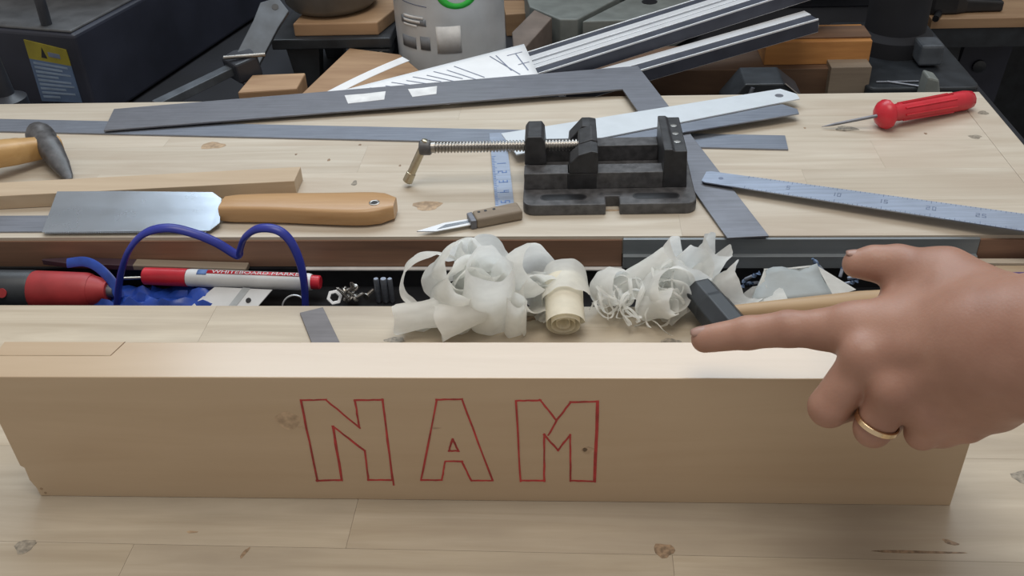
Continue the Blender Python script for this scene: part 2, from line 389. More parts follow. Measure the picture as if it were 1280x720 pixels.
bknot(52, 611, .0012, .0012, 'knot_brown'); bknot(57, 616, .001, .001, 'knot_brown'); bknot(544, 535, .004, .0008, 'board_knot'); bknot(378, 534, .003, .001, 'board_knot')
# inlaid patch with a slanted end on the top back edge
plain('patch_line', (0.45, 0.36, 0.25), 0.6)
pa = -0.305
MB().prism([(BX0-0.0015, BT-0.0145), (pa-0.006, BT-0.0145), (pa-0.002, BT-0.0002), (BX0-0.0015, BT-0.0002)], BH-0.01, BH+0.0003).build('patch', 'board_pine', board, label='thin slanted-end patch inlaid in the top edge')
MB().prism([(pa-0.0062, BT-0.0145), (pa-0.0056, BT-0.0145), (pa-0.0014, BT-0.0001), (pa-0.002, BT-0.0001)], BH-0.01, BH+0.00025).build('patch_joint', 'seam_dark', board)
MB().prism([(BX0-0.0015, BT-0.0149), (pa-0.006, BT-0.0149), (pa-0.006, BT-0.0145), (BX0-0.0015, BT-0.0145)], BH-0.01, BH+0.0002).build('patch_joint', 'patch_line', board)

# ================================================================ HAND (distance field -> one continuous skin)
def sdf_mesh(prims, h, k):
    lo = np.min([np.minimum(np.array(a)-ra, np.array(b_)-rb) for a, ra, b_, rb, kk in prims], axis=0)-3*h-0.006
    hi = np.max([np.maximum(np.array(a)+ra, np.array(b_)+rb) for a, ra, b_, rb, kk in prims], axis=0)+3*h+0.006
    ns = np.ceil((hi-lo)/h).astype(int)
    ax = [lo[i]+h*np.arange(ns[i]) for i in range(3)]
    X, Y_, Z_ = np.meshgrid(*[a.astype(np.float32) for a in ax], indexing='ij')
    D = np.full(X.shape, 1.0, np.float32)
    for a, ra, b_, rb, kk in prims:
        pad = 0.02
        l2 = np.minimum(np.array(a)-ra, np.array(b_)-rb)-pad; h2 = np.maximum(np.array(a)+ra, np.array(b_)+rb)+pad
        i0 = np.clip(((l2-lo)/h).astype(int), 0, ns); i1 = np.clip(((h2-lo)/h).astype(int)+1, 0, ns)
        sl = tuple(slice(i0[i], i1[i]) for i in range(3))
        px, py, pz = X[sl]-a[0], Y_[sl]-a[1], Z_[sl]-a[2]
        d = np.array(b_)-np.array(a); L2 = float(d@d)+1e-12
        tt = np.clip((px*d[0]+py*d[1]+pz*d[2])/L2, 0, 1)
        q = np.sqrt((px-tt*d[0])**2+(py-tt*d[1])**2+(pz-tt*d[2])**2)-(ra+(rb-ra)*tt)
        c = D[sl]; e = np.maximum(kk-np.abs(c-q), 0)/kk
        D[sl] = np.minimum(c, q)-e*e*kk*0.25
    s = D < 0
    corners = [(i, j, l) for i in (0, 1) for j in (0, 1) for l in (0, 1)]
    n0 = [n-1 for n in ns]
    def cs(A, c): return A[c[0]:c[0]+n0[0], c[1]:c[1]+n0[1], c[2]:c[2]+n0[2]]
    cnt = sum(cs(s, c).astype(np.int8) for c in corners)
    act = (cnt > 0) & (cnt < 8)
    idx = -np.ones(act.shape, np.int64); ii = np.argwhere(act); idx[act] = np.arange(len(ii))
    acc = np.zeros((len(ii), 3)); num = np.zeros(len(ii))
    cv = {c: cs(D, c)[act].astype(float) for c in corners}
    for c in corners:
        for axx in range(3):
            if c[axx] == 0:
                e2 = list(c); e2[axx] = 1; e2 = tuple(e2)
                va, vb = cv[c], cv[e2]; cr = (va < 0) != (vb < 0)
                tt = np.where(cr, va/np.where(cr, va-vb, 1), 0)
                p = np.array(c, float)[None].repeat(len(ii), 0); p[:, axx] += tt
                acc[cr] += p[cr]; num += cr
    V = lo+h*(ii+acc/num[:, None])
    faces = []
    for axx in range(3):
        o1, o2 = [(1, 2), (2, 0), (0, 1)][axx]
        a = [slice(1, n0[i]) for i in range(3)]; a[axx] = slice(0, n0[axx])
        bsl = list(a); bsl[axx] = slice(1, n0[axx]+1)
        sa, sb = s[tuple(a)], s[tuple(bsl)]
        cr = np.argwhere(sa != sb)
        if len(cr) == 0: continue
        flip = sa[tuple(cr.T)]
        base = cr.copy(); base[:, o1] += 1; base[:, o2] += 1
        def at(d1, d2):
            q = base.copy(); q[:, o1] -= d1; q[:, o2] -= d2; return idx[tuple(q.T)]
        f = np.stack([at(1, 1), at(0, 1), at(0, 0), at(1, 0)], 1)
        f[~flip] = f[~flip][:, ::-1]
        faces.append(f)
    Fc = np.concatenate(faces); Fc = Fc[(Fc >= 0).all(1)]
    return V, Fc
J = lambda u, v, d: tuple(dp(u, v, d))
prims = []
def cone(A, ra, B_, rb, k=0.010): prims.append((J(*A), ra, J(*B_), rb, k))
# forearm, wrist, back of the hand
el_ = dp(1560, 425, .43)+RT*.20+Vector((0, -.08, .0))
prims.append((tuple(el_), .046, J(1560, 425, .43), .0415, .02))
cone((1560, 425, .43), .0415, (1400, 428, .452), .0365, .02)
cone((1400, 428, .452), .0365, (1285, 434, .478), .0318, .02)
cone((1285, 434, .478), .0315, (1225, 432, .49), .029, .02)
for A, ra, B_, rb in [((1230, 395, .505), .022, (1066, 411, .538), .0140), ((1225, 428, .497), .025, (1090, 446, .524), .0138),
                      ((1225, 460, .497), .024, (1122, 488, .515), .0122), ((1230, 485, .503), .0205, (1164, 514, .513), .0115)]:
    cone(A, ra, B_, rb, .014)
cone((1215, 440, .515), .026, (1110, 455, .545), .016, .012)           # palm side
cone((1235, 500, .51), .0165, (1172, 523, .527), .0165, .012)          # outer heel
cone((1190, 372, .525), .021, (1135, 375, .542), .0155, .012)          # web to the index
# thumb
cone((1235, 392, .508), .021, (1178, 347, .532), .0155, .012)
cone((1178, 347, .532), .0155, (1122, 332, .548), .0112, .008)
cone((1122, 332, .548), .0112, (1092, 329, .552), .0098, .006); cone((1092, 329, .552), .0098, (1071, 330, .555), .0083, .004)
# index
cone((1066, 411, .538), .0138, (1030, 412, .547), .0114, .008); cone((1030, 412, .547), .0114, (985, 411, .556), .0105, .004)
cone((985, 411, .556), .0106, (935, 416, .566), .0098, .003); cone((935, 416, .566), .0098, (881, 424, .577), .0083, .003)
# middle, ring, little: curled under
def finger(pts, k0=.0035):
    for i in range(len(pts)-1): cone(pts[i][:3], pts[i][3], pts[i+1][:3], pts[i+1][3], k0 if i == 0 else .002)
finger([(1084, 448, .523, .0128), (1036, 509, .536, .0113), (1062, 505, .562, .0098), (1098, 480, .566, .0085)])
finger([(1118, 492, .513, .0120), (1091, 536, .526, .0102), (1105, 530, .550, .0092), (1135, 505, .556, .008)])
finger([(1162, 518, .512, .0112), (1152, 542, .521, .0088), (1168, 534, .542, .0084), (1190, 515, .548, .0075)])
finger([(1182, 537, .522, .0082), (1200, 530, .524, .008)])
finger([(1210, 534, .515, .0085), (1225, 520, .515, .009)])
# knuckles standing proud of the back of the hand
for (u_, v_, d_, r_) in [(1078, 446, .5165, .0085), (1114, 488, .5065, .008), (1160, 514, .506, .0075)]: cone((u_, v_, d_+.0015), r_, (u_+16, v_-2, d_+.002), r_*.9, .010)
# tendons
for A, B_ in [((1085, 410, .5290), (1190, 402, .492)), ((1098, 445, .5155), (1200, 428, .4785)), ((1130, 486, .5055), (1205, 458, .4800))]: cone(A, .0045, B_, .0035, .008)
V, Fc = sdf_mesh(prims, 0.00135, 0.01)
per = thing('person', 'bare hand and forearm pointing left with index finger, ring on ring finger', 'person', tuple(dp(1200, 430, .5)))
PI_ = Matrix.Translation(-dp(1200, 430, .5))
me = bpy.data.meshes.new('hand'); me.from_pydata(V.tolist(), [], Fc.tolist()); me.update(); me.shade_smooth(); me.materials.append(MATS['skin'])
ho = bpy.data.objects.new('hand', me); COL.objects.link(ho); ho.parent = per; ho.matrix_parent_inverse = PI_
sm = ho.modifiers.new('smooth', 'SMOOTH'); sm.factor = 0.5; sm.iterations = 3
# ring round the ring finger
ra, rb = dp(1118, 492, .513), dp(1091, 536, .526); rc = ra.lerp(rb, 0.80)
RM = axisz(rc, rb-ra)
o = MB().lathe([(.0112, -.0017), (.0119, -.0012), (.0120, .0012), (.0112, .0017)], 40, RM, cap=False).build('finger_ring', 'gold', per, smooth=50, solid=.0006, label='plain gold finger ring'); o.matrix_parent_inverse = PI_
# nails
def nail(c, along, nrm, L, W):
    x = Vector(along).normalized(); z = Vector(nrm); z = (z-x*z.dot(x)).normalized(); y = z.cross(x)
    P = []
    for i in range(9):
        s = -1+2*i/8; row = []
        for j in range(7):
            q = -1+2*j/6; ww = W*math.sqrt(max(0.05, 1-0.75*s**4))
            row.append(tuple(Vector(c)+x*s*L+y*math.sin(q*0.95)*ww+z*(ww*(math.cos(q*0.95)-1)-0.0009*s*s)))
        P.append(row)
    o = MB().grid(P).build('fingernail', 'nail_pink', per, smooth=180, solid=.0006); o.matrix_parent_inverse = PI_
tip, pre = dp(881, 424, .577), dp(935, 416, .566)
nv = (UP*0.80-FW*0.5)
xd = (tip-pre).normalized(); nn = (nv-xd*nv.dot(xd)).normalized()
nail(tip+nn*.0083+xd*.0005, xd, nn, .0062, .0058)
tip, pre = dp(1071, 330, .555), dp(1122, 332, .548)
xd = (tip-pre).normalized(); nv = (UP*0.9-FW*0.25); nn = (nv-xd*nv.dot(xd)).normalized()
nail(tip+nn*.0083, xd, nn, .0062, .006)

# ================================================================ DRILL PRESS VICE
vx, vy = 0.029, 0.905
vise = thing('machine_vice', 'black cast-iron drill press vice with screw and crossbar handle', 'vice', (vx, vy, 0.0), 0.02)
hw = 0.0885
def rrect(x0, x1, y0, y1, r):
    return arc(x1-r, y1-r, r, 0, 90)+arc(x0+r, y1-r, r, 90, 180)+arc(x0+r, y0+r, r, 180, 270)+arc(x1-r, y0+r, r, 270, 360)
# base with open notch in front and back, made of a plate pierced by slots
y0, y1 = -0.057, 0.065
def slot(cx, cy, L, r): return arc(cx+L/2, cy, r, -90, 90)+arc(cx-L/2, cy, r, 90, 270)
pl = [(-hw+0.012, y0), (-0.004, y0), (-0.004, y0+0.017)]+[(0.010, y0+0.017), (0.010, y0), (hw-0.012, y0)]+arc(hw-0.012, y0+0.012, 0.012, -90, 0)+arc(hw-0.012, y1-0.012, 0.012, 0, 90)+arc(-hw+0.012, y1-0.012, 0.012, 90, 180)+arc(-hw+0.012, y0+0.012, 0.012, 180, 270)
MB().prism(pl, 0.0, 0.0125).build('base', 'black_worn', vise, bevel=0.0012)
for sx in (-0.047, 0.048):
    MB().prism(slot(sx, y0+0.016, 0.036, 0.0045), 0.0105, 0.01275).build('base_slot', 'tray_black', vise)
    MB().prism(slot(sx, y0+0.016, 0.036, 0.0062), 0.0100, 0.01262).build('slot_rim', 'black_iron', vise)
for (a, b_) in ((-0.024, -0.004), (0.038, 0.058)):
    MB().span(-hw+0.001, 0.056, a, b_, 0.0125, 0.031).build('slide_rail', 'black_worn', vise, bevel=0.0008)
# fixed jaw
MB().prism([(0.056, 0.0125), (0.081, 0.0125), (0.079, 0.054), (0.0665, 0.054), (0.064, 0.056), (0.056, 0.056)], -0.024, 0.058, FM).build('fixed_jaw', 'black_iron', vise, bevel=0.001)
for k in range(3):
    MB().lathe([(.003, 0), (.0035, .0004), (.002, .0006)], 12, Matrix.Translation((0.071, -0.002+k*0.019, 0.054))).build('jaw_screw', 'screw_steel', vise)
# moving jaw
mj = MB().prism([(-0.041, 0.031), (-0.011, 0.031), (-0.011, 0.0545), (-0.018, 0.056), (-0.031, 0.052), (-0.040, 0.043)], -0.025, 0.000, FM)
mj.prism([(-0.034, 0.031), (-0.011, 0.031), (-0.011, 0.0555), (-0.017, 0.0575), (-0.030, 0.053)], 0.0, 0.035, FM)
mj.prism([(-0.041, 0.031), (-0.011, 0.031), (-0.011, 0.0545), (-0.018, 0.056), (-0.026, 0.056), (-0.040, 0.040)], 0.035, 0.058, FM)
mj.span(-0.043, -0.012, -0.0245, -0.003, 0.0127, 0.031)
mj.build('moving_jaw', 'black_iron', vise, bevel=0.001)
# screw block
MB().prism([(-hw+0.001, 0.031), (-0.064, 0.031), (-0.066, 0.058), (-0.069, 0.063), (-0.083, 0.063), (-0.0865, 0.058)], -0.004, 0.036, FM).build('screw_block', 'black_iron', vise, bevel=0.001)
sc = []; zc, yc = 0.0435, 0.016
x = -0.190
prof = [(0.0045, -0.192), (0.0058, -0.191), (0.0058, -0.184)]
xx = -0.184
while xx < -0.030:
    prof += [(0.0062, xx), (0.0062, xx+0.0012), (0.0047, xx+0.0019), (0.0047, xx+0.0028)]; xx += 0.0035
MB().lathe(prof, 18, Matrix(((0, 0, 1, 0), (1, 0, 0, yc), (0, 1, 0, zc), (0, 0, 0, 1)))).build('screw', 'screw_steel', vise, smooth=30)
MB().lathe([(.0072, -.200), (.0082, -.1985), (.0082, -.189), (.0072, -.1875)], 18, Matrix(((0, 0, 1, 0), (1, 0, 0, yc), (0, 1, 0, zc), (0, 0, 0, 1)))).build('screw_head', 'black_worn', vise, smooth=30)
A, B_ = Vector((-0.192, yc+0.001, 0.052)), Vector((-0.2165, yc-0.006, 0.0055)); d = (B_-A); L = d.length
MB().lathe([(.003, 0), (.0045, .001), (.0045, L-.012), (.0052, L-.0115), (.0056, L-.001), (.0045, L)], 16, axisz(A, d)).build('crossbar', 'brass_bar', vise, smooth=40)

# ================================================================ FLAT STEEL ON THE REAR TOP
def strip_local(L, W, th, end='sq', hole=None):
    return [(0, -W/2), (L, -W/2), (L, W/2), (0, W/2)]
# long straight rule under everything
ruA, ruB = Vector((-0.95, 1.0915, 0)), Vector((0.235, 1.006, 0)); d = ruB-ruA
ro = thing('straight_rule', 'long plain grey steel rule lying flat under the framing square and the vice screw', 'ruler', ruA, math.atan2(d.y, d.x))
MB().span(0, d.length, -.0178, .0178, 0.0002, 0.0018).build('blade', 'ruler_steel', ro)
MB().span(0, d.length, -.0178, -.0168, 0.0018, 0.0019).build('edge_line', 'square_steel', ro)
# framing square, resting on the rule and lifted at its corner
sq = thing('framing_square', 'large dark grey steel framing square with two white label scraps', 'square', (0, 0, 0))
c0 = on(797, 84, .010)                     # outer corner
e1 = on(143, 138, .0046)                   # far end of the long blade (outer edge)
e2 = on(961, 297, .0010)                   # end of the tongue (outer edge)
X = (e1-c0); LL = X.length; X.normalize(); Yv = (e2-c0); LT = Yv.length; Yv.normalize(); N = X.cross(Yv).normalized()
if N.z < 0: N = -N
SM = Matrix((X, Yv, N)).transposed().to_4x4(); SM.translation = c0
WB, WT = 0.068, 0.040
MB().prism([(0, 0), (LL, 0), (LL+0.004, WB-.006), (WT, WB), (WT, LT-.003), (0, LT)], 0, 0.0022, SM).build('blade', 'square_steel', sq, bevel=0.0003)
for (a, b_, c_, dd) in [(0.335, 0.388, 0.016, 0.044), (0.268, 0.306, 0.013, 0.040)]:
    pts = [(a, c_), (a+(b_-a)*.5, c_+.002), (b_, c_+.002), (b_-.003, dd), (a+.004, dd-.003)]
    MB().prism(pts, 0.0022, 0.0026, SM).build('label_scrap', 'plaster_white', sq)
# white perforated plate and the grey one below it
def plate(name, label, pA, pB, W0, W1, z0, z1, mat, hole=True):
    A = Vector((pA[0], pA[1], z0)); B_ = Vector((pB[0], pB[1], z1)); d = B_-A; L = d.length
    o = thing(name, label, 'metal strip', A); M = Matrix.Translation(-A) @ frame(A, d)
    M = frame((0, 0, 0), d)
    MB().prism([(0, -W0/2), (L, -W1/2), (L+.004, -W1*.1), (L-.006, W1/2), (0, W0/2)], 0, .0015, M).build('strip', mat, o)
    if hole:
        MB().lathe([(.0052, .0014), (.0052, .0016)], 16, M @ Matrix.Translation((L-.018, 0, 0))).build('hole', 'square_steel', o)
    return o
plate('metal_strip', 'bright white metal strip with a hole, lying across the framing square behind the vice', on(636, 181, .0112), on(990, 118, .0112), .058, .035, .0112, .0112, 'white_plate')
plate('metal_strip', 'grey metal strip mostly hidden beneath the bright white one', on(700, 181, .0094), on(991, 137, .0094), .040, .030, .0094, .0094, 'ruler_steel', False)
# graduated rule on the right
gA, gB = on(880, 221, .0074), on(1280, 279, .0110); gB = gA+(gB-gA)*1.35; d = gB-gA; L = d.length
gr = thing('steel_ruler', 'bluish steel ruler with graduations and a narrow hanging end across the square tongue', 'ruler', gA)
GM = frame((0, 0, 0), d)
MB().prism([(0.0, -.0110), (0.004, -.0135), (L, -.0182), (L, .0182), (0.004, .0125), (0.0, .010)], 0, .0012, GM).build('blade', 'bright_ruler', gr)
MB().lathe([(.0026, .0011), (.0026, .0014)], 14, GM @ Matrix.Translation((.018, 0, 0))).build('hole', 'tick', gr)
mb = MB()
for i in range(95):
    xx = 0.045+i*0.0045; h_ = .010 if i % 10 == 0 else (.0075 if i % 5 == 0 else .0045)
    yb_ = -.0150-.003*(xx/L)
    mb.span(xx, xx+.0007, yb_, yb_+h_*0.6, .0012, .00135, GM); 
    yt = .0128+.005*(xx/L)
    mb.span(xx, xx+.0006, yt-h_*0.5, yt, .0012, .00135, GM)
mb.build('graduations', 'tick', gr)['kind'] = 'stuff'
rnd = random.Random(4)
def digits(mb, x, y, hgt, M, n=1, z0=.0012, z1=.00135):
    SEG = {'0': 'abcdef', '1': 'bc', '2': 'abged', '3': 'abgcd', '4': 'fgbc', '5': 'afgcd', '6': 'afgedc', '7': 'abc', '8': 'abcdefg', '9': 'abcdfg'}
    for k, ch in enumerate(str(n)):
        w_ = hgt*.5; x0 = x+k*hgt*.75; t_ = hgt*.13
        B = {'a': (x0, x0+w_, y+hgt-t_, y+hgt), 'd': (x0, x0+w_, y, y+t_), 'g': (x0, x0+w_, y+hgt/2-t_/2, y+hgt/2+t_/2), 'f': (x0, x0+t_, y+hgt/2, y+hgt), 'e': (x0, x0+t_, y, y+hgt/2), 'b': (x0+w_-t_, x0+w_, y+hgt/2, y+hgt), 'c': (x0+w_-t_, x0+w_, y, y+hgt/2)}
        for s in SEG[ch]: a = B[s]; mb.span(a[0], a[1], a[2], a[3], z0, z1, M)
mb = MB()
for i in range(1, 10): digits(mb, 0.045+i*0.045-.004, -.003, .0075, GM, i*5)
mb.build('numerals', 'tick', gr)['kind'] = 'stuff'
# small rule under the vice screw
sA, sB = Vector((-0.098, 1.036, 0.0020)), Vector((-0.0775, 0.858, 0.0010)); d = sB-sA; L = d.length
sr = thing('small_ruler', 'narrow steel ruler with blue numerals under the vice screw', 'ruler', sA)
RMx = frame((0, 0, 0), d)
MB().span(0, L, -.0098, .0098, 0, .001, RMx).build('blade', 'bright_ruler', sr)
mb = MB()
for i in range(5):
    digits(mb, 0.074+i*0.022, -.004, .010, RMx, (i+1) % 10, .001, .0012)
for i in range(40): mb.span(0.06+i*.0028, 0.0606+i*.0028, -.0096, -.0096+(.005 if i % 5 == 0 else .003), .001, .0012, RMx)
mb.build('numerals', 'blue_tick', sr)['kind'] = 'stuff'
# steel strip under the saw
MB().span(-0.85, -0.50, 0.8165, 0.849, 0.0001, 0.0016).build('steel_strip', 'ruler_steel')
tag(bpy.data.objects['steel_strip'], 'plain steel strip lying under the saw blade tip', 'metal strip')

# ================================================================ WOODEN STICK
MBs = MB()
fr, fl = on(371, 243, 0), on(0, 262, 0); br_, bl_ = on(379, 226, 0), on(0, 244, 0)
d = (fl-fr).normalized(); fl2 = fr+d*0.62; wv = Vector((-.006, 0.030, 0))
stk = thing('wooden_stick', 'squared light wooden stick lying behind the saw', 'stick', fr)
MB().prism([(0, 0), tuple((fl2-fr)[:2]), tuple((fl2-fr+Vector((0, .031, 0)))[:2]), (-.001, .033)], 0.0003, 0.0165).build('stick_body', 'stick_wood', stk, bevel=0.0006)

# ================================================================ SAW
saw = thing('hand_saw', 'short flat-bladed saw with a long smooth wooden handle', 'saw', (-0.37, 0.855, 0))
SI = Vector((-0.37, 0.855, 0))
def L2(u, v, z): p = on(u, v, z)-SI; return (p.x, p.y)
bladez = 0.0085
def bz(v): return .0032+(291-v)/51*.0150
bp3 = [(53, 291), (72, 240), (150, 239.5), (266, 241), (277, 249), (275, 279), (262, 289)]
bv = [on(u_, v_, bz(v_))-SI for u_, v_ in bp3]
MB().poly([tuple(p_) for p_ in bv]+[tuple(p_+Vector((0, -.0004, .0010))) for p_ in bv], [tuple(range(7))[::-1], tuple(range(7, 14))]+[(i, (i+1) % 7, 7+(i+1) % 7, 7+i) for i in range(7)]).build('blade', 'blade_steel', saw)
mb = MB()
ta, tb = Vector(L2(56, 291.5, .0035)), Vector(L2(258, 290, .0035)); dd = (tb-ta)
for i in range(70):
    p = ta+dd*(i/70); q = ta+dd*((i+1)/70); mb.prism([(p.x, p.y+.0006), (q.x, q.y+.0006), ((p.x+q.x)/2, p.y-.0016)], .0031, .0041)
mb.build('teeth', 'blade_steel', saw)['kind'] = 'stuff'
hb = [(274, 276), (300, 279), (340, 281), (400, 284), (450, 288), (475, 288)]; hz = .006
ht = [(492, 262), (486, 249), (470, 243.5), (430, 244), (380, 247), (330, 249), (279, 249)]
rings = []
top = [(278, 262), (330, 265), (400, 266.5), (450, 267), (482, 266), (491, 266)]
def hring(u):
    # section of the handle across its length, upper edge vt, lower edge vb in plan
    f = (u-275)/(493-275)
    yb_ = on(u, 283+4*f, 0).y; yt = on(u, 249-5*f, 0.012).y
    x_ = on(u, 268, 0.01).x
    return x_, yb_, yt
K = 14
for i in range(K+1):
    f = i/K; u = 275+f*217
    x_, yb_, yt = hring(u)
    yc_ = (yb_+yt)/2+0.001; ry = (yt-yb_)/2*(.86+.14*f); rz = .0098
    if i > K-3: k_ = [1, .95, .80, .42][i-(K-3)]; ry *= k_; rz *= (1 if i < K else .85)
    if i == 0: ry *= .92; rz *= .9
    bend = .0012*math.sin(f*PI*2)
    ring = []
    for k in range(16):
        a = 2*PI*k/16; cx_, sx_ = math.cos(a), math.sin(a)
        pw = lambda q: math.copysign(abs(q)**.40, q)
        ring.append((x_-SI.x, yc_+bend+ry*pw(cx_)-SI.y, .0103+rz*pw(sx_)))
    rings.append(ring)
MB().loft(rings).build('handle', 'handle_wood', saw, smooth=45)
pE = on(468, 254, .0195)-SI; pR = on(325, 256, .0185)-SI
MB().lathe([(.0055, -.001), (.0055, .0012), (.0045, .0016), (.0035, .0012)], 18, Matrix.Translation((pE.x, pE.y, .0192))).build('eyelet', 'screw_steel', saw, smooth=40)
MB().lathe([(.0034, -.001), (.0034, .0013)], 16, Matrix.Translation((pE.x, pE.y, .0192))).build('eyelet_hole', 'tray_black', saw)
MB().lathe([(.0032, -.001), (.0032, .0006), (.001, .0009)], 14, Matrix.Translation((pR.x, pR.y, .0188))).build('rivet', 'plaster_white', saw, smooth=40)

# ================================================================ CRAFT KNIFE
kA = on(521, 292, .002); kB = on(650, 263, .006); d = kB-kA; d.z = 0; L = d.length
kn = thing('craft_knife', 'small craft knife with a bright blade and tan grey handle beside the vice', 'knife', (kA.x, kA.y, 0), math.atan2(d.y, d.x))
MB().prism([(0, -.0005), (.018, -.0075), (.058, -.0075), (.058, .0035), (.03, .0055)], .0042, .0052).build('blade', 'aluminium', kn)
MB().prism([(.02, -.0045), (.056, -.0035), (.056, .0005), (.03, .001)], .0052, .0056).build('bevel_face', 'blade_steel', kn)
MB().prism([(.054, -.010), (.060, -.0105), (.060, .0085), (.054, .0075)], .0005, .0105).build('collar', 'square_steel', kn, bevel=.001)
MB().prism([(.060, -.0105), (L, -.0105), (L, .0100), (.060, .0085)], .0003, .0115).build('handle', 'grey_wood', kn, bevel=.0025, seg=3)
for xx in (.066, .073, .082): MB().lathe([(.0016, .0114), (.0016, .0118)], 10, Matrix.Translation((xx, .003, 0))).build('handle_dot', 'tray_black', kn)

# ================================================================ RED SCRIBER
aC = on(1106, 143, .0175); aE = on(1214, 124, .012); aT = on(1027, 158.5, .0028)
aw = thing('scratch_awl', 'scratch awl with a red plastic push-pin handle and thin steel spike', 'awl', (aC.x, aC.y, 0))
o0 = Vector((aC.x, aC.y, 0)); d = (aE-aC); L = d.length
M = axisz(aC-o0, d)
MB().lathe([(.006, -.010), (.0135, -.006), (.0172, -.001), (.0172, .003), (.012, .007), (.0098, .013), (.0105, .022), (.0110, .06), (.0115, .095), (.0118, L-.010), (.0105, L-.002), (.006, L+.002)], 12, M).build('handle', 'red_plastic', aw, smooth=40)
for k in range(8):
    a = 2*PI*k/8; MB().tube([(M @ Vector((.0106*math.cos(a), .0106*math.sin(a), .022))), (M @ Vector((.0116*math.cos(a), .0116*math.sin(a), .095)))], .0012, 6).build('grip_rib', 'red_plastic', aw, smooth=60)
MB().tube([aC-o0-d.normalized()*.006, (aC-o0).lerp(aT-o0, .8), aT-o0], [.0021, .0017, .0003], 8).build('spike', 'square_steel', aw, smooth=60)

# ================================================================ CLAW-WEDGE HAMMER (left)
hC = on(60, 183, .018); hP = on(40, 158, .018); hW = on(86, 211, .006)
hm = thing('hammer', 'black-headed hammer with a wedge peen and an orange wooden handle', 'hammer', (hC.x, hC.y, 0))
o0 = Vector((hC.x, hC.y, 0)); ax = (hC-hP); ax.z = 0; ax.normalize(); sd = Vector((-ax.y, ax.x, 0))
def rr(c, a_, b_, n=16, sq_=.75):
    r = []
    for k in range(n):
        t_ = 2*PI*k/n; pw = lambda q: math.copysign(abs(q)**sq_, q)
        r.append(tuple(c+sd*a_*pw(math.cos(t_))+Vector((0, 0, 1))*b_*pw(math.sin(t_))))
    return r
c_ = lambda s, z: ax*s+Vector((0, 0, z))
rings = [rr(c_(-.044, .0195), .009, .010, sq_=1), rr(c_(-.043, .0195), .0135, .0145, sq_=1), rr(c_(-.034, .0195), .0165, .0165, sq_=1), rr(c_(-.022, .0195), .0165, .0165, sq_=1), rr(c_(-.016, .0195), .0125, .0135), rr(c_(-.004, .0195), .0135, .0150), rr(c_(.010, .0195), .0135, .0150),
         rr(c_(.020, .0185), .0130, .0135), rr(c_(.045, .0125), .0105, .0075), rr(c_(.068, .0060), .0060, .0030), rr(c_(.075, .0045), .0030, .0016)]
MB().loft(rings).build('head', 'black_worn', hm, smooth=35)
hd = Vector((-.74, -.66, .17)).normalized(); hs = Vector((-hd.y, hd.x, 0)).normalized()
rings = []
for i, (s, a_, b_) in enumerate([(-.015, .009, .011), (.01, .012, .0125), (.04, .0165, .0140), (.10, .0185, .0150), (.17, .0165, .0155), (.24, .0160, .0150), (.25, .012, .011)]):
    r = []
    for k in range(14):
        t_ = 2*PI*k/14; pw = lambda q: math.copysign(abs(q)**.6, q)
        r.append(tuple(hd*s+hs*a_*pw(math.cos(t_))+Vector((0, 0, 0.0175+b_*pw(math.sin(t_))))))
    rings.append(r)
MB().loft(rings).build('handle', 'hammer_wood', hm, smooth=50)

# ================================================================ SMALL HAMMER ON THE NEAR TOP
sh = thing('small_hammer', 'small hammer with a black faceted head and pale wooden handle behind the board', 'hammer', (0.115, 0.665, 0))
SO = Vector((0.115, 0.665, 0))
hA = on(872, 364, .020)-SO; hB = on(930, 432, .0165)-SO; d = hB-hA; L = d.length
MB().lathe([(.0110, 0), (.0158, .003), (.0158, .022), (.0165, .026), (.0165, L-.022), (.0165, L-.005), (.013, L)], 8, axisz(hA, d), ph=.35).build('head', 'black_plastic', sh, bevel=.0008)
hc_ = hA.lerp(hB, .45)
h1_ = on(962, 387, .019)-SO; h2_ = on(1075, 379, .020)-SO; h3_ = h2_+(h2_-h1_)*.8
MB().tube([hc_, h1_, h1_.lerp(h2_, .5), h2_, h3_], [.0065, .0075, .0090, .0105, .0095], 14).build('handle', 'pale_handle_wood', sh, smooth=60)

# small dark steel scrap behind the board
p = [on(375, 393, .0), on(404, 386, .0), on(428, 436, .0), on(392, 436, .0)]
c = sum((q for q in p), Vector())/4
sp = MB().prism([(q.x-c.x, q.y-c.y) for q in p], 0, .0018).build('steel_scrap', 'grey_scrap', bevel=.0003); sp.location = c+Vector((0, 0, .0002))
tag(sp, 'small dark grey steel scrap lying behind the lettered board', 'metal scrap')

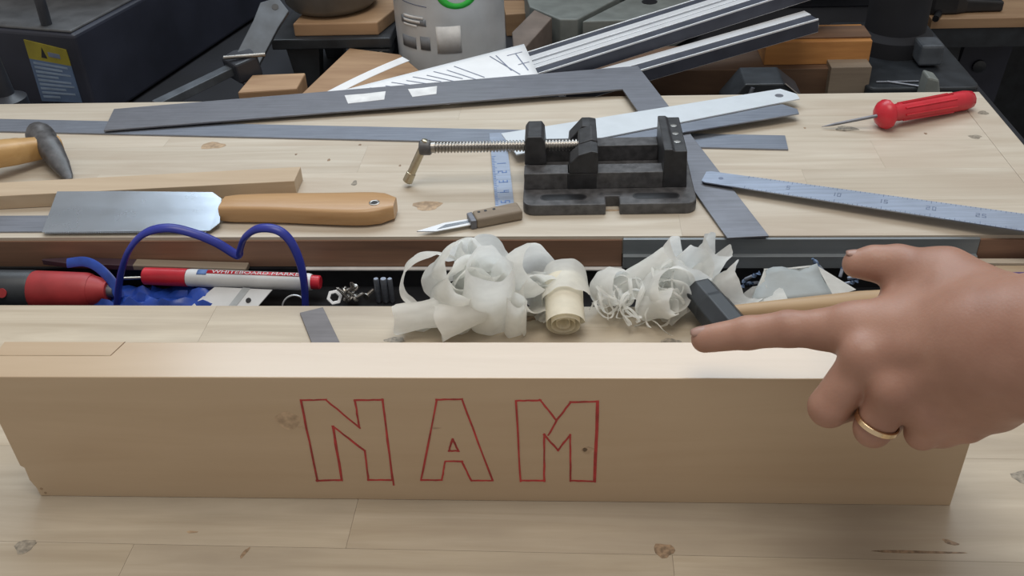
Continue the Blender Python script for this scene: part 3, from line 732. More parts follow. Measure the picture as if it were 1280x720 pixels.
# ================================================================ SHAVINGS
def ribbon(name, label, group, c, axis, r0, r1, turns, width, mat='shaving', drift=0.0, wob=.1, seed=0, start=0.0, n=70, cone_=0.0, ragged=.1):
    """curled wood shaving: spiral of radius r0->r1 about axis, ribbon width along the axis"""
    rnd = random.Random(seed); z = Vector(axis).normalized(); x = z.orthogonal().normalized()
    ref = Vector((0, 0, -1)); xr = ref-z*ref.dot(z)
    if xr.length > .2: x = xr.normalized()
    y = z.cross(x); P = []; m_ = 7
    for i in range(n):
        f = i/(n-1); a = start+f*turns*2*PI; r = r0+(r1-r0)*f
        row = []
        wl = width*(1+ragged*math.sin(f*9+seed)+ragged*.6*math.sin(f*23+seed*2))*min(1, .35+8*f)*min(1, .35+8*(1-f))
        for j in range(m_):
            q = -.5+j/(m_-1)
            nz = mnoise.noise(Vector((f*5+seed*3.1, q*1.8, seed*1.7)))
            n2_ = mnoise.noise(Vector((f*14+seed*5.3, q*4, 9+seed)))
            rr_ = r*(1+cone_*q*2+wob*(1.6*nz+.5*n2_))
            row.append(tuple(x*rr_*math.cos(a)+y*rr_*math.sin(a)+z*(q*wl+drift*(f-.5))))
        P.append(row)
    zmin = min(p_[2] for r_ in P for p_ in r_)
    o = MB().grid(P).build(name, mat, smooth=180)
    o.location = c; tag(o, label, 'wood shaving', group); return o, zmin
def shv(label, u, v, z, y, axis, r0, r1, turns, width, group='loose wood shavings', rest=None, **k):
    c = fy(u, v, y) if y else on(u, v, z)
    o, zmin = ribbon('wood_shaving', label, group, c, axis, r0, r1, turns, width, **k)
    if rest is not None: o.location.z = rest-zmin
    elif c.y < .695 and o.location.z+zmin < .0005: o.location.z = .0005-zmin
    return o
GL = 'big loose shavings in the left heap'
shv('thin pale shaving looping around a dark gap at the edge of the big heap', 541, 352, 0, .676, (.30, -1, .15), .0285, .026, 1.0, .013, GL, seed=1, wob=.12, start=.4)
shv('widest white shaving standing upright like a curtain in the big heap', 616, 378, 0, .657, (.10, -.20, 1), .027, .015, 1.1, .062, GL, rest=.0005, seed=2, wob=.16, start=2.2)
shv('white shaving curled low on the bench at the foot of the big heap', 530, 402, 0, .650, (1, .15, .1), .0155, .009, 1.3, .046, GL, rest=.0005, seed=3, wob=.2)
shv('white shaving arching over the top of the big heap', 572, 345, 0, .680, (.5, -.5, .65), .029, .016, 1.0, .052, GL, seed=4, wob=.22, start=1.0)
shv('white shaving peaking highest at the back of the big heap', 603, 340, 0, .694, (.3, -.3, .9), .029, .016, 1.2, .052, GL, seed=5, wob=.22, start=3.0)
shv('white shaving folded over the side of the big heap facing the spiral roll', 650, 348, 0, .684, (.75, -.2, .5), .027, .014, 1.2, .046, GL, seed=6, wob=.22)
shv('crumpled white shaving bulging from the flank of the big heap facing the spiral roll', 664, 372, 0, .670, (.5, -.7, .5), .021, .011, 1.4, .036, GL, seed=7, wob=.24)
shv('loosely rolled shaving at the centre foot of the big heap', 578, 400, 0, .645, (.9, .3, .3), .018, .010, 1.3, .044, GL, rest=.0005, seed=8, wob=.22)
shv('narrow shaving standing on end at the foot of the big heap', 645, 402, 0, .643, (.1, -.2, 1), .0095, .0065, 1.2, .040, GL, rest=.0005, seed=9, wob=.15)
shv('white shaving filling the middle of the big heap behind the curtain-like one', 580, 372, 0, .664, (.35, -.5, .8), .024, .012, 1.3, .052, GL, seed=12, wob=.25, start=2.0)
shv('tightly rolled spiral shaving with its cream end showing', 704, 372, 0, .664, (.05, -.80, -.30), .0185, .0035, 3.6, .046, GL, rest=.0005, mat='shaving_cream', seed=10, wob=.03, n=150, ragged=.03)
shv('white outer wrap lying around the spiral roll', 706, 360, 0, .680, (.05, -.8, -.1), .0215, .0195, .85, .034, GL, rest=.001, seed=11, wob=.08, start=1.5)
GR = 'stringy shavings in the right heap'
shv('lumpy white shaving starting the stringy heap beside the spiral roll', 764, 364, 0, .686, (.7, -.5, .4), .019, .010, 1.5, .028, GR, seed=21, wob=.25)
shv('narrow shaving pointing up like a finger from the stringy heap', 803, 342, 0, .697, (.80, .1, .6), .0115, .006, 1.3, .054, GR, seed=22, wob=.22)
shv('thin looped shaving standing up in the middle of the stringy heap', 838, 342, 0, .690, (.5, -1, .1), .015, .012, 1.0, .004, GR, seed=23, wob=.15)
shv('widest shaving with a ragged peak beside the small hammer head', 848, 352, 0, .708, (.45, -.2, .85), .027, .014, 1.2, .064, GR, seed=24, wob=.24, start=2.0)
shv('pointed shaving rising behind the small hammer head', 884, 332, 0, .726, (.45, .1, .8), .019, .010, 1.0, .044, GR, seed=25, wob=.24, start=1.0)
shv('crumpled shaving in the thick of the stringy heap', 830, 374, 0, .676, (.5, -.6, .5), .022, .012, 1.5, .034, GR, seed=26, wob=.25)
shv('broad curled shaving low in the stringy heap near the hammer head', 826, 390, 0, .664, (.8, -.5, .4), .015, .008, 1.4, .030, GR, rest=.0005, seed=28, wob=.34)
for k in range(20):
    rnd = random.Random(60+k)
    u_, v_ = rnd.uniform(748, 850), rnd.uniform(348, 398)
    shv('thin hair-like curl of shaving tangled in the stringy heap', u_, v_, 0, .694-(v_-340)*.0007, (rnd.uniform(-1, 1), rnd.uniform(-1, 1), rnd.uniform(-1, 1)), rnd.uniform(.007, .014), rnd.uniform(.005, .011), rnd.uniform(.8, 1.6), rnd.uniform(.0015, .0035), 'hair-like curls of shaving', seed=60+k, wob=.15, drift=rnd.uniform(.01, .03), n=50, mat='shaving')
shv('thin straight-ish thread of shaving lying on the bench', 818, 401, 0, .652, (1, -.4, 0), .005, .004, .9, .0016, 'hair-like curls of shaving', rest=.0005, seed=90, drift=.035, wob=.2)
shv('folded white shaving between the hammer head and the flat film scrap', 922, 364, 0, .706, (.6, -.2, .8), .021, .016, .8, .034, 'shavings by the small hammer', seed=31, wob=.16, start=2.2)
# folded film scrap
fs = thing('film_scrap', 'folded sheet of translucent grey film with white flaps behind the small hammer handle', 'film', on(1000, 375, 0))
o0 = on(1000, 375, 0)
q = [fy(938, 378, .690)-o0, fy(955, 337, .722)-o0, fy(1021, 332, .726)-o0, fy(1042, 371, .692)-o0, fy(1070, 362, .708)-o0]
MB().grid([[tuple(q[0].lerp(q[3], i/6)+ (q[1].lerp(q[2], i/6)-q[0].lerp(q[3], i/6))*(j/6)+Vector((0, 0, .0025*math.sin(i*1.3+j)*(j/6)))) for j in range(7)] for i in range(7)]).build('sheet', 'film_grey', fs, smooth=180, solid=.0004)
MB().poly([tuple(q[2]), tuple(q[3]), tuple(q[4])], [(0, 1, 2)]).build('side_flap', 'shaving', fs, solid=.0004)
MB().poly([tuple(q[0]+Vector((.001, -.001, 0))), tuple(q[1]+Vector((0, -.001, 0))), tuple(q[1].lerp(q[2], .22)+Vector((0, -.0012, -.004))), tuple(q[0].lerp(q[3], .45)+Vector((0, -.0012, .001)))], [(0, 1, 2, 3)]).build('side_flap', 'shaving', fs, solid=.0004)
MB().tube([tuple(q[1]), tuple(q[1].lerp(q[2], .5)+Vector((0, 0, -.001))), tuple(q[2])], .0009, 6).build('folded_edge', 'shaving', fs, smooth=60)
for (u_, v_, s_) in [(1012, 379, .0), (935, 389, .3)]:
    pass

# ================================================================ TRAY CONTENTS
TZ = tz0
# red and black tool
tA, tB = Vector((-0.72, .7665, -.0355)), Vector((-.476, .7665, -.0385))
tl = thing('power_tool', 'black cylindrical tool with a red tapered nose lying in the tray', 'tool', (-.58, .7665, TZ))
o0 = Vector((-.58, .7665, TZ)); M = axisz(tA-o0, tB-tA); Lt = (tB-tA).length
MB().lathe([(.015, 0), (.019, .004), (.0205, .06), (.0205, Lt-.078), (.0195, Lt-.0765)], 24, M).build('body', 'black_plastic', tl, smooth=40)
MB().lathe([(.0195, Lt-.0768), (.0200, Lt-.074), (.0185, Lt-.022), (.0165, Lt-.0165)], 24, M).build('nose', 'red_rubber', tl, smooth=40)
MB().lathe([(.0160, Lt-.0168), (.0135, Lt-.008), (.0105, Lt-.003), (.0105, Lt)], 24, M).build('nose_tip', 'red_rubber', tl, smooth=40)
MB().lathe([(.0065, Lt-.001), (.0065, Lt+.006), (.0040, Lt+.008)], 16, M).build('chuck', 'square_steel', tl, smooth=40)
lg = fy(3, 366, .748)-o0
MB().lathe([(.0048, -.0002), (.0048, .0010)], 16, axisz(Vector((lg.x, lg.y-.0005, lg.z)), (0, -.8, .45))).build('emblem', 'red_rubber', tl)
# marker pen
mA, mB = fy(180, 345, .7805), fy(401, 353, .7755)
mk = thing('marker_pen', 'red-capped white marker pen lying across the tray', 'marker', (mA.x, mA.y, TZ)); o0 = Vector((mA.x, mA.y, TZ))
M = axisz(mA-o0, mB-mA); Lm = (mB-mA).length
MB().lathe([(.0075, 0), (.0088, .0012), (.0092, .03), (.0092, .046)], 20, M).build('cap', 'red_plastic', mk, smooth=40)
MB().lathe([(.0086, .0462), (.0090, .05), (.0088, Lm-.012), (.0080, Lm-.009)], 20, M).build('barrel', 'white_plastic', mk, smooth=40)
MB().lathe([(.0072, Lm-.009), (.0070, Lm-.001), (.006, Lm)], 20, M).build('tail', 'red_plastic', mk, smooth=40)
# printed band: curved patch facing up and to the front
mx_ = (mB-mA).normalized(); upv = Vector((0, -.45, .9)); upv = (upv-mx_*upv.dot(mx_)).normalized(); sdv = mx_.cross(upv)
def mpatch(name, mat, s0, s1, a0, a1, r=.00905):
    P = []
    for i in range(3):
        s = s0+(s1-s0)*i/2
        P.append([tuple(mA-o0+mx_*s+upv*r*math.cos(a0+(a1-a0)*j/6)+sdv*r*math.sin(a0+(a1-a0)*j/6)) for j in range(7)])
    return MB().grid(P).build(name, mat, mk, smooth=180, solid=.0002)
sg = 1 if sdv.y > 0 else -1
mpatch('print_band', 'red_plastic', .068, Lm-.014, sg*.10, sg*.75)
mpatch('print_band', 'blue_tick', .058, .068, sg*-.1, sg*.8)
cu = bpy.data.curves.new('lettering', 'FONT'); cu.body = 'WHITEBOARD MARKER'; cu.size = .0060; cu.extrude = .0001
co = bpy.data.objects.new('lt', cu); COL.objects.link(co)
dg = bpy.context.evaluated_depsgraph_get(); tm = bpy.data.meshes.new_from_object(co.evaluated_get(dg)); bpy.data.objects.remove(co)
wmax = max(v.co.x for v in tm.vertices); sc_ = (Lm-.014-.074)/wmax
for v in tm.vertices:
    s = .073+v.co.x*sc_; a = sg*(.16+v.co.y/.0060*.70); r = .0094+v.co.z
    v.co = mA-o0+mx_*s+upv*r*math.cos(a)+sdv*r*math.sin(a)
tm.materials.append(MATS['white_plastic']); to = bpy.data.objects.new('lettering', tm); COL.objects.link(to); to.parent = mk
# blue strap in two loops
def cat(pts, n=10):
    out = []; P = [pts[0]]+pts+[pts[-1]]
    for i in range(1, len(P)-2):
        for k in range(n):
            t_ = k/n; p0, p1, p2, p3 = [Vector(q_) for q_ in P[i-1:i+3]]
            out.append(.5*((2*p1)+(-p0+p2)*t_+(2*p0-5*p1+4*p2-p3)*t_*t_+(-p0+3*p1-3*p2+p3)*t_**3))
    out.append(Vector(pts[-1])); return out
sp_ = [(146, 384, .757), (149, 355, .758), (153, 335, .760), (163, 310, .762), (182, 291, .765), (210, 285, .768), (240, 291, .770), (270, 303, .772), (297, 319, .773), (300, 312, .772), (306, 297, .770), (322, 286, .768), (345, 287, .766), (362, 300, .764), (374, 325, .762), (380, 352, .760), (382, 386, .758)]
P = cat([fy(*q_) for q_ in sp_], 8)
o0 = Vector((P[0].x, P[0].y, TZ))
wv = Vector((.25, .9, .35)).normalized()
gridp = []
for i, p in enumerate(P):
    tg = (P[min(i+1, len(P)-1)]-P[max(i-1, 0)]).normalized(); s = (wv-tg*wv.dot(tg)).normalized(); nn = tg.cross(s)
    gridp.append([tuple(p-o0+s*(.0050*math.cos(a))+nn*(.0031*math.sin(a))) for a in [2*PI*k/10 for k in range(10)]])
st = MB().loft(gridp).build('blue_strap', 'blue_plastic', smooth=60); st.location = o0
tag(st, 'dark blue plastic strap standing up in two loops out of the tray', 'strap')
# second short blue band
P = cat([fy(84, 329, .788), fy(105, 327, .784), fy(122, 334, .778), (fy(140, 352, .768)), fy(150, 372, .760)], 8); o0 = Vector((P[0].x, P[0].y, TZ))
gridp = []
for i, p in enumerate(P):
    tg = (P[min(i+1, len(P)-1)]-P[max(i-1, 0)]).normalized(); s = (Vector((.1, .6, .8))-tg*Vector((.1, .6, .8)).dot(tg)).normalized(); nn = tg.cross(s)
    gridp.append([tuple(p-o0+s*(.0050*math.cos(a))+nn*(.0012*math.sin(a))) for a in [2*PI*k/8 for k in range(8)]])
st = MB().loft(gridp).build('blue_band', 'blue_bag', smooth=60); st.location = o0
tag(st, 'short bright blue flat band curving over the red tool nose', 'strap')
# crumpled blue plastic
def crumple(name, label, cat_, c, sx, sy, h_, mat, seed, z=TZ, n=26):
    P = []
    for i in range(n):
        row = []
        for j in range(12):
            f, q_ = i/(n-1)*2-1, j/11*2-1
            k = max(0, (1-f**4)*(1-q_**4))
            zz_ = .001+h_*k*(.45+.9*abs(mnoise.noise(Vector((f*3.1+seed, q_*2.2, seed)))) + .35*mnoise.noise(Vector((f*9+seed, q_*6, 3))))
            row.append((f*sx*(1+.1*mnoise.noise(Vector((q_*3, seed, 1)))), q_*sy*(1+.15*mnoise.noise(Vector((f*4, seed, 5)))), max(.0006, zz_)))
        P.append(row)
    o = MB().grid(P).build(name, mat, smooth=60, solid=.0003, off=1); o.location = (c[0], c[1], z); return tag(o, label, cat_)
crumple('plastic_bag_scrap', 'crumpled bright blue plastic sheet on the tray floor under the marker', 'plastic sheet', (-.420, .770), .085, .022, .022, 'blue_bag', 3)
# white blister card
cA = fy(288, 371, .7615)
bc = thing('blade_pack', 'small white plastic card with slots beside the marker', 'plastic card', (cA.x, cA.y, TZ)); o0 = Vector((cA.x, cA.y, TZ))
M = frame(cA-o0, (1, -.05, .02), up=(0, -.55, .8))
MB().prism([(-.042, -.014), (.028, -.014), (.043, .008), (-.018, .010)], 0, .0012, M).build('card', 'white_plastic', bc, bevel=.0004)
MB().prism([(-.002, -.014), (.006, -.014), (.020, .009), (.012, .0095)], .0010, .0016, M).build('fold', 'grey_plastic', bc)
MB().lathe([(.0028, .0012), (.0028, .0017)], 12, M @ Matrix.Translation((.020, -.004, 0))).build('hole', 'tray_black', bc)
# dark file at the back wall
fA, fB = fy(52, 323, .7985), fy(300, 331, .7985)
fl_ = thing('flat_file', 'dark maroon flat file lying along the back of the tray', 'file', (fA.x, .7985, TZ)); d = fB-fA
M = frame((0, 0, fA.z-TZ-.004), d)
MB().prism([(0, -.001), (.03, -.006), (d.length, -.007), (d.length, .006), (.03, .006), (0, .001)], -.003, .003, M).build('blade', 'maroon_steel', fl_, bevel=.0006)
MB().prism([(d.length-.11, -.0075), (d.length+.008, -.0075), (d.length+.008, .005), (d.length-.11, .005)], -.002, .0042, M).build('sleeve', 'grey_wood', fl_, bevel=.001)
# nail-like rod next to the cap
rA, rB = fy(152, 348, .772), fy(182, 347, .778)
tag(MB().tube([rA-rA, (rB-rA)*.9], [.0016, .0016], 8).build('steel_pin', 'screw_steel', smooth=60), 'short bright steel pin poking at the marker cap', 'pin').location = rA
# wire ring, spring, nut, screws, bits
wr = [fy(353+15*(1-math.cos(a)), 384-15*math.sin(a), .7585) for a in [PI*k/14 for k in range(15)]]
o0 = wr[0]; wo = MB().tube([p-o0 for p in wr], .0009, 6).build('wire_hoop', 'aluminium', smooth=60); wo.location = o0; tag(wo, 'thin bright wire hoop by the blue strap', 'wire')
nc = fy(418, 372, .766)
nu = thing('hex_nut', 'bright steel hex nut among the small parts in the tray', 'nut', (nc.x, nc.y, nc.z-.006)); M = axisz((0, 0, .006), (.3, -.7, .7))
MB().lathe([(.0045, -.0025), (.0080, -.0025), (.0080, .0025), (.0045, .0025), (.0045, -.0025)], 6, M, cap=False).build('body', 'aluminium', nu, bevel=.0004)
for k in range(9):
    rnd = random.Random(200+k)
    c = fy(rnd.uniform(428, 466), rnd.uniform(358, 378), rnd.uniform(.762, .775)); L = rnd.uniform(.010, .018)
    s = thing('small_screw', 'small steel screw in the heap of loose screws in the tray', 'screw', c, group='loose screws in the tray')
    M = axisz((0, 0, 0), (rnd.uniform(-1, 1), rnd.uniform(-.6, .6), rnd.uniform(-.3, .6)))
    MB().lathe([(.0042, 0), (.0040, .0012), (.0018, .0026)], 10, M).build('head', 'screw_steel', s, smooth=40)
    pr_ = [(.0018, .0026)]
    zz_ = .0032
    while zz_ < L: pr_ += [(.0021, zz_), (.0014, zz_+.0008)]; zz_ += .0016
    MB().lathe(pr_+[(.0003, L+.002)], 8, M).build('shank', 'screw_steel', s, smooth=30)
for k, (u_, r_) in enumerate([(473, .0028), (482, .0034), (490, .0026)]):
    c = fy(u_, 370, .775)
    b_ = tag(MB().lathe([(r_*.6, -.018), (r_, -.016), (r_, .010), (r_*.8, .011)], 12).build('steel_dowel', 'ruler_steel', smooth=40), 'short steel dowel standing upright in the tray', 'dowel', 'upright dowels in the tray'); b_.location = c; b_.location.z = TZ+.018
for k in range(14):
    rnd = random.Random(300+k)
    u_ = rnd.uniform(902, 950) if k < 9 else rnd.uniform(1030, 1066)
    c = fy(u_, rnd.uniform(343, 362), rnd.uniform(.775, .795)); L = rnd.uniform(.014, .022)
    s = thing('drill_bit', 'short bluish drill bit in the loose bits in the tray', 'drill bit', c, group='loose drill bits in the tray')
    M = axisz((0, 0, 0), (rnd.uniform(-1, 1), rnd.uniform(-.5, .5), rnd.uniform(-.2, .9)))
    MB().lathe([(.0014, 0), (.0018, .001), (.0018, L*.5)], 8, M).build('shank', 'bright_ruler', s, smooth=40)
    rings = [[tuple(M @ Vector((.0024*math.cos(2*PI*q_/4+i*.5)*(1 if q_ % 2 == 0 else .5), .0024*math.sin(2*PI*q_/4+i*.5)*(1 if q_ % 2 == 0 else .5), L*.5+i*L*.06))) for q_ in range(4)] for i in range(9)]
    MB().loft(rings).build('flute', 'label_blue', s)
# lath and purple piece at the right end of the tray
lA, lB = fy(1200, 329, .795), fy(1330, 328, .795)
la = thing('wooden_lath', 'pale thin wooden lath along the back of the tray behind the wrist', 'lath', (lA.x, .795, lA.z-.004))
MB().prism([(0, -.001), (.012, -.004), ((lB-lA).length, -.004), ((lB-lA).length, .004), (.012, .004)], 0, .007).build('lath_body', 'bench_pine_far', la, bevel=.0005)
gA = fy(1236, 343, .780)
gb = thing('wooden_offcut', 'grubby pale wooden offcut in the tray below the lath', 'wood offcut', (gA.x, gA.y, TZ))
MB().prism([(0, -.012), (.09, -.012), (.09, .010), (.008, .010)], 0.0005, gA.z-TZ+.004).build('offcut_body', 'stick_wood', gb, bevel=.001)
pA = fy(1254, 352, .757)
pp = MB().lathe([(.006, 0), (.009, .002), (.009, .06), (.006, .062)], 14, axisz((0, 0, 0), (1, 0, 0))).build('purple_tube', 'purple_plastic', smooth=40); pp.location = pA
tag(pp, 'dark purple plastic tube behind the wrist', 'tube')

# ================================================================ BACKGROUND: second table and what stands on it
RZ = -0.10
rt = thing('rear_table', 'dark cluttered steel table behind the workbench', 'table', (-.2, 1.6, -.85))
RI = Matrix.Translation((.2, -1.6, .85))
def rp(mb, name, mat, **k): o = mb.build(name, mat, rt, **k); o.matrix_parent_inverse = RI
rp(MB().span(-1.45, .60, 1.17, 2.3, RZ-.03, RZ), 'table_top', 'table_dark', bevel=.002)
for sx in (-1.4, .56):
    for sy in (1.22, 2.25): rp(MB().span(sx-.03, sx+.03, sy-.03, sy+.03, -.85, RZ-.031), 'leg', 'black_plastic')
def place(name, label, cat_, x, y, z=RZ, rz=0.0, group=None): return thing(name, label, cat_, (x, y, z), rz, group)
# --- welding machine: corner nearest the bench
zt = .045
cN = on(90, 40, zt); cL = on(2, 21, zt); cR = on(152, 7, zt)
dR = (cR-cN).normalized(); dLft = Vector((-dR.y, dR.x, 0))
wm = place('welding_machine', 'big dark navy machine housing with a yellow and blue warning label', 'machine', cN.x, cN.y, RZ, math.atan2(dR.y, dR.x))
# local: x along the long side, y along the label side (to the left)
WL, WW, WH = .52, .26, zt-RZ
MB().prism([(0, 0), (WL, 0), (WL, WW), (0, WW)], 0.004, WH-.004).build('housing', 'navy_panel', wm, bevel=.006, seg=3)
MB().prism([(.004, .006), (WL-.004, .006), (WL-.004, WW-.006), (.004, WW-.006)], WH-.0045, WH).build('lid', 'grey_top', wm, bevel=.003)
MB().prism([(-.004, -.004), (.012, -.004), (.012, .012), (-.004, .012)], 0, .004).build('foot', 'black_plastic', wm)
MB().span(.02, WL-.02, .02, WW-.02, 0, .0042).build('foot', 'black_plastic', wm)
# raised box on the lid (the tall dark bulk behind)
MB().span(.16, WL, .0, WW, WH, WH+.20).build('upper_housing', 'charcoal_panel', wm, bevel=.006, seg=3)
hp = [(.02, .06, WH), (.02, .06, WH+.05), (.03, .09, WH+.065), (.04, .17, WH+.065), (.05, .20, WH+.05), (.05, .20, WH)]
MB().tube(cat(hp, 5), .008, 10).build('carry_handle', 'charcoal_panel', wm, smooth=60)
def wl(u, v):                       # photo point -> local (y, z) on the label side
    nrm = -dR; dd_ = ray(u, v); p_ = EYE+dd_*((cN-EYE).dot(nrm)/dd_.dot(nrm)); q_ = p_-cN; return (q_.dot(dLft), p_.z-RZ)
WMx = Matrix(((0, 0, 1, 0), (1, 0, 0, 0), (0, 1, 0, 0), (0, 0, 0, 1)))     # prism (y,z) extruded in x
lb = [wl(30, 49), wl(83, 62), wl(103, 128), wl(53, 126)]
ct = (Vector(lb[0])+Vector(lb[1])+Vector(lb[2])+Vector(lb[3]))/4
def lq(a, b_): top_ = Vector(lb[0]).lerp(Vector(lb[1]), a); bot = Vector(lb[3]).lerp(Vector(lb[2]), a); return tuple(top_.lerp(bot, b_))
MB().prism([lq(0, .3), lq(1, .3), lq(1, 1), lq(0, 1)], -.0012, .001, WMx).build('warning_label', 'label_blue', wm)
MB().prism([lq(0, 0), lq(1, 0), lq(1, .3), lq(0, .3)], -.0012, .001, WMx).build('warning_header', 'yellow_print', wm)
MB().prism([lq(.33, .24), lq(.40, .06), lq(.47, .24)], -.0016, 0, WMx).build('warning_symbol', 'tray_black', wm)
MB().prism([lq(.52, .20), lq(.80, .20), lq(.80, .12), lq(.52, .12)], -.0015, 0, WMx).build('warning_word', 'tick', wm)
for k in range(9):
    a_ = .34+k*.07; e_ = [.9, .75, .92, .6, .88, .93, .7, .9, .5][k]
    MB().prism([lq(.08, a_), lq(e_, a_), lq(e_, a_+.035), lq(.08, a_+.035)], -.0015, 0, WMx).build('print_line', 'label_line', wm)
# dark hose reels at far left
hx = fy(12, 100, 1.22)
hr = place('hose_fitting', 'dark cylindrical hose fitting beside the labelled machine', 'fitting', hx.x-.012, 1.215)
MB().lathe([(.030, 0), (.032, .004), (.032, .03), (.024, .036), (.024, .06), (.028, .064), (.028, .078), (.014, .085), (.011, .14), (.011, .16)], 24).build('body', 'charcoal_panel', hr, smooth=40)
# --- toggle clamp with a long arm
c0_ = fy(205, 128, 1.185); c1_ = fy(296, 84, 1.27); c2_ = fy(312, 60, 1.30); c3_ = fy(346, 8, 1.36)
tc = thing('bar_clamp', 'grey steel bar clamp with a flared paddle handle leaning behind the bench', 'clamp', (c0_.x, c0_.y, RZ))
o0 = Vector((c0_.x, c0_.y, RZ))
M = frame(c0_-o0, c1_-c0_); L = (c1_-c0_).length
MB().span(-.012, L+.01, -.009, .009, -.006, .006, M).build('bar', 'clamp_grey', tc, bevel=.001)
M2 = frame(c1_-o0, c1_-c0_)
MB().prism([(-.012, -.022), (.024, -.026), (.034, .012), (.014, .026), (-.010, .020)], -.016, .014, M2).build('jaw_block', 'charcoal_panel', tc, bevel=.003)
MB().tube([Vector(c1_-o0)+Vector((-.012, -.01, .018)), Vector(c1_-o0)+Vector((.045, .0, .018))], .003, 8).build('pivot_pin', 'screw_steel', tc, smooth=60)
hdv = (c3_-c2_); M3 = frame(c2_-o0, hdv, up=-FW)
L = hdv.length
MB().prism([(-.055, -.024), (-.02, -.026), (L*.6, -.020), (L, -.020), (L+.012, .004), (L-.008, .022), (L*.5, .016), (-.02, .010), (-.05, -.004)], -.004, .004, M3).build('paddle', 'clamp_grey', tc, bevel=.001)
MB().lathe([(.005, .0038), (.005, .0045)], 12, M3 @ Matrix.Translation((L-.004, 0, 0))).build('hole', 'tray_black', tc)
# support block under the clamp
sbk = fy(345, 112, 1.20)
b_ = place('wood_offcut', 'orange wooden offcut under the bar clamp', 'wood offcut', sbk.x-.015, 1.235, RZ, .2)
MB().prism([(-.045, -.03), (.035, -.035), (.045, .02), (-.03, .03)], 0, sbk.z-RZ-.002).build('offcut_body', 'tan_wood', b_, bevel=.002)
# --- black stand carrying a block and a pan
sA, sB = fy(338, 50, 1.36), fy(488, 50, 1.36)
stx = (sA.x+sB.x)/2; szt = sA.z
bs = place('machine_stand', 'small black steel stand with tapered legs under the wooden block and pan', 'stand', stx, 1.44)
MB().span(sA.x-stx, sB.x-stx, -.08, .16, szt-RZ-.016, szt-RZ).build('stand_top', 'black_plastic', bs, bevel=.002)
lgA, lgB = fy(352, 62, 1.365).x-stx, fy(405, 62, 1.365).x-stx; lc = (lgA+lgB)/2-.002
for sy in (-.055, .12):
    for (cx_, hw_) in ((lc, .026), (sB.x-stx-.03, .026)):
        MB().loft([[(cx_-hw_*.55, sy-.012, 0), (cx_+hw_*.55, sy-.012, 0), (cx_+hw_*.55, sy+.012, 0), (cx_-hw_*.55, sy+.012, 0)], [(cx_-hw_, sy-.014, szt-RZ-.016), (cx_+hw_, sy-.014, szt-RZ-.016), (cx_+hw_, sy+.014, szt-RZ-.016), (cx_-hw_, sy+.014, szt-RZ-.016)]]).build('leg', 'black_plastic', bs, bevel=.001)
k0 = fy(436, 58, 1.345); k1 = fy(487, 78, 1.345)
MB().prism([(k0.x-stx, 0), (k1.x-stx, -.004), (k1.x-stx, szt-RZ-.014), (k0.x-stx-.004, szt-RZ-.014)], -.085, -.060, Matrix(((1, 0, 0, 0), (0, 0, 1, 0), (0, 1, 0, k1.z-RZ), (0, 0, 0, 1)))).build('motor_bracket', 'tray_black', bs, bevel=.003) if False else None
MB().span(k0.x-stx, k1.x-stx, -.079, -.040, k1.z-RZ, szt-RZ-.0165).build('motor_bracket', 'black_plastic', bs, bevel=.004)
ks = fy(476, 68, 1.357)
MB().lathe([(.0045, 0), (.0045, .003), (.002, .004)], 12, axisz((ks.x-stx, -.079, ks.z-RZ), (0, -1, 0))).build('bracket_bolt', 'screw_steel', bs, smooth=40)
w0, w1 = fy(369, 49, 1.372), fy(474, 49, 1.372)
wb = thing('wood_block', 'weathered wooden block on the small black stand', 'wood block', ((w0.x+w1.x)/2, 1.372, szt))
wx = (w1.x-w0.x)/2; hb_ = fy(369, 33, 1.372).z-fy(369, 49, 1.372).z
MB().prism([(-wx, 0), (wx, 0), (wx+.035, .13), (-wx+.01, .13)], 0, hb_).build('block_body', 'tan_wood', wb, bevel=.002)
pc = fy(415, 10, 1.44)
pn = thing('metal_pan', 'round grey metal pan resting on the weathered wooden block', 'pan', (pc.x, 1.452, szt+hb_))
MB().lathe([(.050, 0), (.063, .004), (.072, .014), (.078, .045), (.081, .05), (.079, .05), (.075, .044), (.069, .016), (.060, .008), (.0, .006)], 40).build('bowl', 'pan_grey', pn, smooth=40)
# --- orange board leaning under the paper
ob0, ob1 = fy(378, 118, 1.18), fy(440, 62, 1.24)
bo = place('plywood_offcut', 'flat orange-tan board lying behind the bench beside the paper', 'board', fy(470, 100, 1.22).x, 1.22)
p_ = [on(372, 122, -.012), on(437, 60, -.012), on(500, 68, -.012), on(560, 118, -.012)]
o0 = Vector(bo.location)
MB().prism([(q_.x-o0.x, q_.y-o0.y) for q_ in p_], 0, -.012-RZ).build('board_body', 'tan_wood', bo, bevel=.001)
